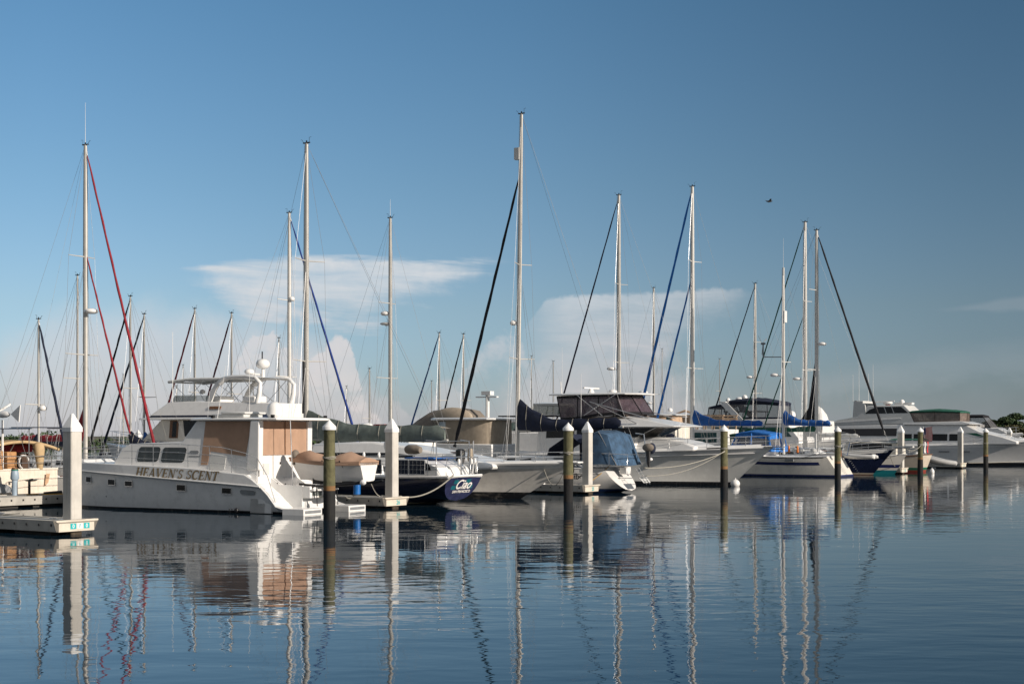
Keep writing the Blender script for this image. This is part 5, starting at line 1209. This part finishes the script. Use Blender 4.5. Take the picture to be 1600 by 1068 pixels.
b = MB(); b.loft([[(x, y, z+.08*(1-(y/1.4)**2)) for y in (-1.4, -.7, 0, .7, 1.4)] for x, z in ((6.6, 6.0), (6.5, 6.1), (5.0, 6.16), (3.4, 6.14), (2.6, 6.1))], closed=False)
b.tube([(6.6, -1.4, 6.0), (6.6, 1.4, 6.0)], .05, 6)
for s_ in (1.4, -1.4): b.tube([(6.6, s_, 6.0), (5.0, s_, 6.12), (2.6, s_, 6.10)], .085, 8)
b.build('canvas_top', mat('white_canvas', (.62, .62, .60), .85), w1, smooth=60)
for s_ in (1.4, -1.4):
    for a, c in (((6.5, 6.05), (4.9, 4.9)), ((4.9, 6.12), (3.9, 4.9)), ((3.9, 6.1), (5.3, 4.9)), ((3.4, 6.1), (1.2, 4.8)), ((1.2, 6.1), (-.0, 4.8)), ((1.9, 6.1), (3.0, 4.9)), ((.4, 6.1), (1.9, 4.8))): rod(w1, 'canopy_strut', [(a[0], s_, a[1]), (c[0], s_*1.02, c[1])], .016, steel, 5)
b = MB(); b.tube([(1.2, -.3, 6.2), (1.2, -.3, 6.9)], .09, 8); b.tube([(1.3, -.3, 6.35), (2.0, .2, 6.45)], .07, 6); ms_ = b.build('radar_post', white, w1)
radar(ms_, (1.2, -.3, 6.95), .40, h=.30); radar(ms_, (1.75, .2, 6.52), .28, h=.17); rod(ms_, 'mast_light', [(1.25, -.3, 7.2), (1.25, -.3, 7.65)], .035, black)
for bx in ((3.5, 4.6, -.6, .6, 4.85, 5.2), (.5, 1.4, .2, 1.2, 4.8, 5.15)):
    b = MB(); b.box(*bx); b.build('helm_seat', white, fb, bevel=.06)
b = MB(); b.ell((4.9, .5, 5.45), (.16, .16, .14), 10, 6); b.build('searchlight', white, fb, smooth=60)
antenna(w1, (6.2, 1.5, 4.8), 4.0, (0, 0), .022); antenna(w1, (2.1, -1.5, 6.1), 1.2, (-.1, 0), .02)
FH.rails(w1, .3, .97, .8, 1.2, front=True, name='deck_rail')

# tan enclosed trawler and the canvas covered flybridge behind it
t1 = thing('trawler', 'white pilothouse boat wrapped in khaki canvas walls under a white hardtop', 'motorboat', (-1.36, 100.0), 150); t1.scale = (1.047,)*3
FH = Hull(10.5, 3.8, (1.7, 1.7, 2.3), .7, .45, .9, 2.2, 1.2, .1, .92, .3, 1.3); FH.make(t1, gh_w, white, white, .05)
house(t1, 'deckhouse', [(-.9, 1.6), (-.9, 2.45), (3.4, 2.5), (6.5, 2.5), (7.5, 1.9)], lambda z: 1.62, white, .05)
b = MB(); rg = []
for z, k in ((2.42, 1.0), (3.2, 1.0), (4.06, .99)):
    rg.append([(1.4+(x-1.4)*k, y*k+.02*math.sin(x*5), z) for x, y in ((-.8, 1.2), (-.85, 0), (-.8, -1.2), (-.4, -1.55), (.6, -1.6), (1.6, -1.58), (2.6, -1.6), (3.3, -1.5), (3.9, -.8), (3.9, .8), (3.3, 1.5), (2.6, 1.6), (1.6, 1.58), (.6, 1.6), (-.4, 1.55))])
b.loft(rg); b.build('canvas_wall', khaki, t1, smooth=60)
pane(t1, [(2.75, 2.6), (2.75, 3.95), (3.25, 3.95), (3.25, 2.6)], lambda z: 1.56, mat('pale_blue_panel', (.42, .50, .54), .4), 'corner_panel')
b = MB(); b.loft([[(x, y, z) for x, y in ((-1.0, 1.5), (-1.05, -1.5), (-.6, -1.8), (3.4, -1.8), (4.3, -1.0), (4.3, 1.0), (3.4, 1.8), (-.6, 1.8))] for z in (4.06, 4.17)]+[[(x*.93+.1, y*.9, 4.22) for x, y in ((-1.0, 1.5), (-1.05, -1.5), (-.6, -1.8), (3.4, -1.8), (4.3, -1.0), (4.3, 1.0), (3.4, 1.8), (-.6, 1.8))]]); b.build('hardtop', white, t1, bevel=.02)
t2 = thing('flybridge_cruiser', 'flybridge cruiser under a bulging grey brown canvas cover', 'motorboat', (-3.3, 112.3), 150)
FH = Hull(11.5, 4.1, (1.7, 1.8, 2.5), .8, .45, .9, 2.2, 1.3); FH.make(t2, gh_w, white, white, .05)
house(t2, 'deckhouse', [(-.9, 1.6), (-.9, 3.4), (5.8, 3.5), (7.4, 2.2)], lambda z: 1.75, white, .05)
b = MB(); rg = []
for x, zt, k in ((-1.0, 3.5, .75), (-.9, 4.75, .8), (-.3, 5.2, .95), (.8, 5.3, 1), (2.2, 5.25, 1), (3.2, 5.1, 1), (4.3, 4.4, 1), (5.3, 3.55, .95)):
    rg.append([(x, 1.75*k*c, 3.4+(zt-3.4)*(1-abs(c)**5)+.04*math.sin(x*4+c*6)) for c in (-1, -.98, -.9, -.6, -.2, .2, .6, .9, .98, 1)])
b.loft(rg, closed=False); b.build('canvas_cover', grey_canvas, t2, smooth=28)
b = MB(); b.ell((.7, 1.5, 4.5), (1.9, .5, .85), 16, 10); b.build('covered_tender', khaki, t2, smooth=60)
b = MB(); b.tube([(-1.9, .5, 3.2), (-1.9, .5, 6.6)], .16, 8); b.box(-2.8, -.9, .35, .65, 6.1, 6.2); b.box(-2.3, -1.5, .2, .8, 6.3, 6.6); b.build('radar_mast', white, t2)
# express bridge with green glass
w2 = thing('sport_cruiser', 'white cruiser with pale green windshield beside the navy sail cover', 'motorboat', (3.5, 111.7), 150)
FH = Hull(11.0, 4.1, (1.8, 1.9, 2.5), .8, .45, .92, 2.2, 1.4); FH.make(w2, bottom('teal_blue_topsides', (.03, .075, .11), .3), white, white, .08); FH.stripe(w2, -.42, -.02, white, 0, .98, 'sheer_band')
WX = wlin(1.75, 2.2, 1.5, 4.6)
hs = house(w2, 'deckhouse', [(-.9, 1.8), (-.9, 3.4), (4.6, 3.4), (5.6, 2.6), (8, 2.3), (8, 2)], WX, white, .08)
up_ = house(w2, 'wheelhouse', [(.2, 3.3), (.2, 4.35), (3.4, 4.3), (4.7, 3.4)], wlin(1.5, 3.3, 1.35, 4.4), white, .05)
pane(up_, [(.5, 3.55), (.5, 4.2), (2.2, 4.2), (2.2, 3.55)], wlin(1.5, 3.3, 1.35, 4.4), mat('sea_green_glass', (.16, .26, .23), .12), 'window'); pane(up_, [(2.4, 3.55), (2.4, 4.2), (3.2, 4.18), (4.1, 3.55)], wlin(1.5, 3.3, 1.35, 4.4), MATS['sea_green_glass'], 'window')
b = MB(); b.box(-.6, 4.4, -1.6, 1.6, 4.62, 4.72); b.build('bimini', black_canvas, w2, bevel=.03)
b = MB(); 
for x in (0, 2, 4): 
    for y in (1.5, -1.5): b.tube([(x, y, 3.4), (x, y, 4.65)], .03, 5)
b.build('bimini_frame', steel, w2)
be = [(-1.0, 1.2, 4.7), (-1.0, -1.2, 4.7), (1.6, -1.2, 4.7), (1.6, 1.2, 4.7)]; te = [(-.9, 1.2, 5.6), (-.9, -1.2, 5.6), (1.4, -1.2, 5.6), (1.4, 1.2, 5.6)]
enclosure(w2, be, te, greywhite, MATS['green_acrylic'], .1, .04, lid=white, lidth=.08, name='tower')
b = MB(); b.ell((-1.7, 1.0, 4.9), (.35, .35, .45), 12, 8); b.build('black_cover', black_canvas, w2, smooth=60); b = MB(); b.box(-2.0, -1.4, .7, 1.3, 4.1, 4.6); b.tube([(-1.7, 1.0, 3.3), (-1.7, 1, 4.1)], .1, 6); b.build('locker', white, w2, bevel=.04)
b = MB(); b.slab([(-1.2, -1.2, 4.6), (-2.6, -1.2, 6.6), (-2.75, -1.2, 6.6), (-1.9, -1.2, 4.6)], (0, 1, 0), .06); b.build('outrigger_fin', mat('pale_blue_paint', (.5, .6, .68), .4), w2)
FH.rails(w2, .4, .97, .8, 1.3, front=True, name='bow_rail')
# navy bimini flybridge behind the ketch
n1 = thing('flybridge_cruiser', 'flybridge motorboat with navy bimini and clear curtains behind the cream ketch', 'motorboat', stern_at(27.2, 143.0, -33.6, 9.0), -33.6)
FH = Hull(13.0, 4.6, (1.9, 2.0, 2.6), .8, .45, .93, 2.2, 1.6); FH.make(n1, gh_w, white, white, .06)
WN = wlin(2.1, 2.2, 1.7, 4.4)
hs = house(n1, 'saloon', [(.8, 2.0), (.8, 4.2), (10.2, 4.3), (11.6, 2.8), (11.6, 2.3)], WN, white, .06)
pane(hs, [(2.0, 3.0), (2.0, 3.95), (6.0, 3.95), (6.0, 3.0)], WN, glass_teal); pane(hs, [(6.3, 3.0), (6.3, 3.95), (9.9, 3.95), (10.8, 3.0)], WN, glass_teal)
house(n1, 'flybridge', [(1.0, 4.25), (1.0, 4.7), (9.6, 4.75), (11.0, 4.3)], wlin(2.0, 4.2, 1.85, 4.8), white, .05)
be = [(3.9, 1.7, 4.7), (3.9, -1.7, 4.7), (6.6, -1.75, 4.7), (9.3, -1.7, 4.72), (9.8, 0, 4.75), (9.3, 1.7, 4.72), (6.6, 1.75, 4.7)]
te = [(4.0, 1.65, 6.45), (4.0, -1.65, 6.45), (6.6, -1.7, 6.5), (9.2, -1.55, 6.25), (9.7, 0, 6.25), (9.2, 1.55, 6.25), (6.6, 1.7, 6.5)]
enclosure(n1, be, te, navy, vin_clear, .14, .045, lid=navy, lidth=.26, name='bimini', tband=.88)
be = [(1.4, 1.6, 4.6), (1.4, -1.6, 4.6), (3.7, -1.65, 4.65), (3.7, 1.65, 4.65)]; te = [(1.6, 1.55, 5.95), (1.6, -1.55, 5.95), (3.2, -1.6, 6.2), (3.2, 1.6, 6.2)]
enclosure(n1, be, te, navy, vin_clear, .30, .045, lid=navy, lidth=.1, name='aft_curtain', tband=.9)
b = MB()
for s_ in (1, -1): b.slab([(3.0, s_*1.8, 6.3), (3.7, s_*1.8, 6.5), (5.6, s_*1.9, 4.7), (4.8, s_*1.9, 4.7)], (0, 1, 0), .06)
b.box(2.9, 3.6, -1.8, 1.8, 6.4, 6.55); ar = b.build('radar_arch', white, n1, bevel=.03)
radar(ar, (4.1, .4, 6.85), .42, h=.22); satdome(ar, (5.0, -.3, 6.65), .3); satdome(ar, (2.9, .3, 6.5), .24)
FH.rails(n1, .4, .97, .8, 1.4, front=True, name='bow_rail')
# tan pilothouse boat
p1 = thing('pilothouse_boat', 'boat with peach coloured pilothouse and white roof behind the motor yacht bow', 'motorboat', (14.2, 124.3), 150)
FH = Hull(11.0, 3.9, (1.8, 1.9, 2.5), .8, .45, .9, 2.2, 1.4); FH.make(p1, gh_w, white, white, .06)
peach = mat('peach_canvas', (.52, .37, .25), .85, var=.1)
house(p1, 'deckhouse', [(-.8, 1.8), (-.8, 4.1), (5.0, 4.1), (6.4, 2.4)], lambda z: 1.6, offwhite, .06)
b = MB(); b.loft([[(1.1+1.75*math.cos(a)*k, 1.5*math.sin(a)*k, z) for a in [j*math.pi/9 for j in range(18)]] for z, k in ((4.1, 1.0), (4.85, .97))]); ph = b.build('pilothouse', peach, p1, smooth=60)
pane(ph, [(-.1, 4.4), (-.1, 4.72), (.5, 4.72), (.5, 4.4)], lambda z: 1.25, glass_teal)
b = MB(); b.loft([[(1.3+2.3*math.cos(a)*k, 1.8*math.sin(a)*k, z) for a in [j*math.pi/9 for j in range(18)]] for z, k in ((4.86, .98), (4.94, 1.0), (5.05, .8), (5.1, .4))]); rf = b.build('roof', white, p1, smooth=60)
radar(rf, (.2, .5, 5.35), .22, h=.2); radar(rf, (2.9, .2, 6.9), .45, h=.2); rod(rf, 'radar_post', [(2.9, .2, 5.0), (2.9, .2, 6.85)], .05, white); radar(rf, (4.6, 0, 5.4), .3, h=.35); antenna(rf, (.6, -1, 5), 3.4, r=.025); antenna(rf, (3.6, 1, 5), 4.6, r=.025)
# aft deck rail boat of pale timber
w3 = thing('cruiser', 'cruiser with peach timber upper deck rail beside the ketch mainmast', 'motorboat', stern_at(19.5, 131, 150, 0), 150)
FH = Hull(12.0, 4.2, (1.8, 1.9, 2.6), .8, .45, .9, 2.2, 1.4); FH.make(w3, bottom('dark_teal_topsides', (.02, .06, .07), .3), white, white, .06)
hs = house(w3, 'deckhouse', [(-.8, 1.8), (-.8, 3.7), (7.0, 3.7), (8.4, 2.4)], lambda z: 1.75, white, .06); pane(hs, [(0, 2.5), (0, 3.4), (6.6, 3.4), (7.2, 2.5)], lambda z: 1.75, glass_teal)
b = MB()
for s_ in (1.7, -1.7):
    for i in range(8): b.box(-.6+i*.8, -.5+i*.8, s_-.05, s_+.05, 3.7, 4.9)
    b.box(-.7, 5.3, s_-.07, s_+.07, 4.9, 5.02); b.box(-.7, 5.3, s_-.02, s_+.02, 4.2, 4.8)
b.tube([(5.2, -1.7, 4.0), (5.4, -1.7, 5.2), (4.6, -1.7, 5.45), (3.6, -1.7, 5.2)], .12, 6); b.build('deck_railing', peach, w3)
# black covered boat under the ketch boom and low boats further right
w4 = thing('motorboat', 'long white motorboat with blue tinted windows behind the orange marker buoys', 'motorboat', stern_at(31.8, 141.0, -33.6, 12.0), -33.6)
FH = Hull(12.0, 4.4, (1.9, 2.0, 2.7), .8, .45, .93, 2.2, 1.6); FH.make(w4, gh_w, white, white, .06)
hs = house(w4, 'saloon', [(.8, 2.0), (.8, 4.0), (7.5, 4.0), (9.6, 2.7), (9.6, 2.4)], WN, white, .08); pane(hs, [(1.2, 2.9), (1.2, 3.7), (7.3, 3.7), (8.5, 2.9)], WN, mat('blue_tinted_glass', (.02, .06, .10), .1))
b = MB()
for x in (1.2, 4.2): 
    for y in (1.5, -1.5): b.tube([(x, y, 4), (x, y, 5.5)], .04, 5)
b.box(.9, 4.6, -1.6, 1.6, 5.5, 5.6); b.build('hardtop_frame', black, w4); radar(w4, (2.4, 0, 5.85), .5, h=.3); FH.rails(w4, .4, .97, .8, 1.4, front=True, name='bow_rail')
w5 = thing('motorboat', 'motorboat with white shrouded equipment on its roof left of the largest yacht', 'motorboat', (35.4, 158.0), 146.4)
FH = Hull(11.0, 4.2, (1.9, 2.0, 2.6), .8, .45, .93, 2.2, 1.6); FH.make(w5, gh_w, white, white, .06)
hs = house(w5, 'saloon', [(.2, 2.0), (.2, 4.7), (6.5, 4.7), (8.4, 2.6)], WN, white, .08); pane(hs, [(.8, 3.0), (.8, 3.9), (6.2, 3.9), (6.8, 3.0)], WN, glass)
b = MB(); b.loft([[(1.8+1.6*k*math.cos(a), 1.1*k*math.sin(a), z) for a in [j*math.pi/6 for j in range(12)]] for z, k in ((4.7, 1.0), (5.4, .85), (6.1, .5), (6.5, .12))]); b.build('shrouded_tender', white, w5, smooth=60); satdome(w5, (4.4, .6, 4.75), .55)
# teal hulled boat seen under the grey green boom cover
w6 = thing('motorboat', 'low teal windowed cruiser glimpsed under the grey green sail cover', 'motorboat', (-5.43, 94.0), 150); w6.scale = (1.087,)*3
FH = Hull(10.5, 3.8, (1.5, 1.6, 2.1), .7, .45, .92, 2.2, 1.2); FH.make(w6, gh_w, white, white, .05)
hs = house(w6, 'cabin', [(.5, 1.5), (.5, 2.9), (6.5, 2.9), (8.2, 1.9)], lambda z: 1.5, white, .06); pane(hs, [(.8, 2.2), (.8, 2.75), (6.3, 2.75), (7.0, 2.2)], lambda z: 1.5, glass_teal)
b = MB(); b.loft([[(x, y, 3.35+.15*(1-(y/1.5)**2)) for y in (-1.5, -.7, 0, .7, 1.5)] for x in (-.6, 3.4)], closed=False); b.build('awning', offwhite, w6)
b = MB(); b.box(3.1, 3.9, -.4, .4, 3.45, 3.62); b.build('red_sail_bag', red, w6); b = MB(); b.box(3.0, 4.0, .42, .5, 3.30, 3.46); b.build('teal_board', mat('teal_board', (.06, .32, .30), .5), w6)
rod(w6, 'board_post', [(3.5, 0, 2.9), (3.5, 0, 3.5)], .05, steel); radar(w6, (4.4, .4, 3.5), .45, h=.22)
# ------------------------------------------------------------------ dock furniture, ropes, bird
pp = thing('power_pedestal', 'blue grey shore power pedestal with green band on the walkway dock', 'pedestal', (-22.9, 65.5, .46), 30)
b = MB(); b.tube([(0, 0, 0), (0, 0, .72)], .13, 14); b.build('post', mat('pedestal_grey', (.30, .38, .46), .45, var=.1), pp, smooth=40)
b = MB(); b.tube([(0, 0, .70), (0, 0, .78), (0, 0, 1.02), (0, 0, 1.14)], [.15, .20, .18, .15], 14); hd = b.build('head', MATS['pedestal_grey'], pp, smooth=40)
b = MB(); b.tube([(0, 0, 1.14), (0, 0, 1.20)], .165, 14); b.build('band', mat('green_band', (.02, .16, .12), .5), hd); b = MB(); b.tube([(0, 0, 1.20), (0, 0, 1.28)], [.15, .12], 14); b.build('lamp_cap', teak, hd)
b = MB(); b.box(-.135, -.125, -.05, .05, .35, .45); b.build('outlet', black, pp)
bp = thing('standpipe', 'black bent standpipe beside the shore power pedestal', 'pipe', (-22.3, 65.7, .46), 0)
b = MB(); b.tube([(0, 0, 0), (0, 0, .62), (.05, 0, .70), (.16, 0, .72)], .06, 10); b.build('pipe', black, bp, smooth=50)
dw = thing('rolled_mat', 'black rolled mat lying on the walkway dock under the cream stern', 'mat', (-21.3, 66.2, .53), 40)
b = MB(); b.tube([(-.5, 0, 0), (.35, 0, .05)], .075, 10); b.build('roll', black, dw, smooth=50); b = MB(); b.tube([(-.75, 0, -.02), (-.5, 0, 0)], .025, 6); b.build('handle', steel, dw)
bf = thing('blue_fender', 'bright blue cylinder fender hanging beside the navy hull', 'fender', (-6.95, 63.8, .55), 0)
b = MB(); b.tube([(0, 0, 0), (0, 0, .04), (0, 0, .54), (0, 0, .6)], [.1, .17, .17, .08], 14); b.build('body', mat('fender_blue', (.01, .13, .42), .4), bf, smooth=50); b = MB(); b.tube([(0, 0, .6), (0, 0, 1.0)], .012, 5); b.build('lanyard', rope_m, bf)
wf = thing('white_fender', 'white ball fender floating under the motor yacht stem', 'fender', (14.0, 89.2, .16), 0)
b = MB(); b.ell((0, 0, 0), (.30, .30, .28), 16, 12); b.build('ball', white, wf, smooth=80); b = MB(); b.tube([(0, 0, .26), (0, 0, .36)], .05, 6); b.build('eye', white, wf)
wf2 = thing('white_fender', 'small white fender floating between the timber pile and the tilted tender', 'fender', (35.0, 118.5, .10), 0)
b = MB(); b.ell((0, 0, 0), (.2, .2, .3), 12, 8); b.build('ball', white, wf2, smooth=80); b = MB(); b.tube([(0, 0, .28), (0, 0, .36)], .04, 6); b.build('eye', white, wf2)
x, y = fing(2, -.3, 4.6)
st_ = thing('dock_steps', 'white plastic boarding steps on the dock beside the white sailboat', 'steps', (x, y, .46), DANG)
b = MB()
for k in range(3): b.box(-.3, .3, -.35+k*.25, -.08+k*.25, .2+.24*k, .26+.24*k)
b.build('tread', white, st_, bevel=.01)
for s_ in (-.31, .31):
    b = MB(); b.tube([(s_, -.4, 0), (s_, .4, 1.1)], .03, 6); b.tube([(s_, .4, 0), (s_, .38, 1.1)], .03, 6); b.build('side_frame', white, st_)
x, y = fing(2, -.3, 3.0)
pd = thing('dock_light', 'small white pointed dock light on the dock beside the white sailboat', 'light', (x, y, .46), 0)
b = MB(); b.tube([(0, 0, 0), (0, 0, .45)], [.15, .13], 10); b.build('post', white, pd, smooth=40); b = MB(); b.tube([(0, 0, .45), (0, 0, .8)], [.13, .03], 10); b.build('lens', white, pd, smooth=40)
def rope(label, a, b_, drop, r=.022, m=rope_m):
    t = thing('mooring_rope', label, 'rope', a); q = MB(); p = [Vector(v)-Vector(a) for v in sag(a, b_, drop)]; q.tube(p, r, 6); q.build('line', m, t, smooth=70)
    e = MB(); e.tube([p[-1]+Vector((.09*math.cos(k*.9), .09*math.sin(k*.9), 0)) for k in range(8)], r, 5); e.build('loop', m, t, smooth=70)
s2 = fing(1, 0, .5)
rope('thick pale rope from the navy hulled boat down to the dock right of its pile', (-2.65, 64.3, 1.42), (s2[0]+.5, s2[1]+.3, .5), .35, .035)
rope('pale rope looping from the catamaran davit to the dock pile', (-6.1, 61.2, 1.25), (s2[0]-.2, s2[1]+.1, .55), .25, .022)
rope('slack rope from the catamaran stern to the finger dock', (-7.3, 62.4, .55), (s2[0]-1.6, s2[1]+1.0, .52), .12, .02)
rope('white rope sagging from the motor yacht bow pile towards the white sailboat stern', (13.05, 87.2, 2.2), (7.4, 79.0, 1.4), .30, .025)
rope('thin lower rope between the motor yacht bow pile and the white sailboat', (13.05, 87.2, 2.25), (7.5, 79.1, .95), .42, .018)
rope('rope from the ketch stern timber pile sagging along the ketch side', (23.7, 103.2, 2.3), (17.5, 109.8, 1.5), .55, .02)
rope('rope from the striped flag pile to the cutter bowsprit', (34.45, 119.7, 2.35), (31.0, 112.3, 2.2), .35, .022)
rope('white rope from the cutter stem down to the square pile dock', (30.0, 112.9, 1.6), fing(5, -.2, .5)+(.52,), .3, .025)
rope('yellow rope hanging from the white sailboat stern onto the dock', (5.7, 79.9, 1.75), fing(2, .4, .6)+(.5,), .1, .02, rope_y)
rope('grey blue rope drooping under the grey cruiser bow to the timber pile', (1.6, 71.4, 1.55), (2.72, 68.6, 2.3), 1.15, .02)
rope('long low rope along the grey yacht hull at the right edge', fing(6, .1, .6)+(.5,), (60.0, 146.0, 1.2), .25, .03)
rope('dark rope coil end on the near finger dock cleat', fing(0, .4, 3.4)+(.58,), fing(0, -.3, 5.6)+(.50,), .04, .02)
bd = thing('bird', 'small dark bird flying in the open sky on the right', 'bird', (402*.045, 100.0, 19.6), 20)
b = MB(); b.tube([(-.26, 0, 0), (-.18, 0, 0), (-.05, 0, .0), (.1, 0, .02), (.19, 0, .04), (.25, 0, .03)], [.015, .04, .075, .065, .045, .01], 8)
for s_ in (1, -1): b.loft([[(.1-.0*k, s_*.05, .03), (-.08, s_*.05, .03), (-.08, s_*.05, .015), (.1, s_*.05, .015)] if k == 0 else [(.08-.05*k, s_*(.05+.16*k), .03+.05*k), (-.06-.05*k, s_*(.05+.16*k), .03+.05*k), (-.06-.05*k, s_*(.05+.16*k), .02+.05*k), (.08-.05*k, s_*(.05+.16*k), .02+.05*k)] for k in range(3)])
b.build('body', mat('bird_feathers', (.03, .03, .035), .8), bd, smooth=50)
for i, (x, y, h) in enumerate(((-41, 150, 9.5), (-37, 160, 11), (-30, 165, 8.5), (-20, 172, 9), (-9.5, 168, 9.5), (2.2, 160, 12), (4.4, 152, 11), (19, 180, 14), (27, 185, 13), (-33, 140, 8))):
    mast_boat('distant sailboat with a thin bare mast far beyond the marina', x, y, h, 146.4 if i % 2 else -33.6, 9.0, gh_w, None, navy if i % 3 else None, 'thin distant masts beyond the marina', r=.06)
hz = thing('hose', 'yellow hose lying in loose bends along the walkway dock beside the pedestal', 'hose', (-22.5, 65.6, .49))
b = MB(); b.tube([(.1, .0, 0), (.5, .25, 0), (.9, .15, 0), (1.4, .55, 0), (1.9, .9, 0), (2.2, .8, 0), (2.5, 1.3, 0)], .03, 6); b.build('tubing', rope_y, hz, smooth=70)
b = MB(); b.tube([(2.5, 1.3, 0), (2.62, 1.5, 0)], .035, 6); b.build('nozzle', steel, hz)
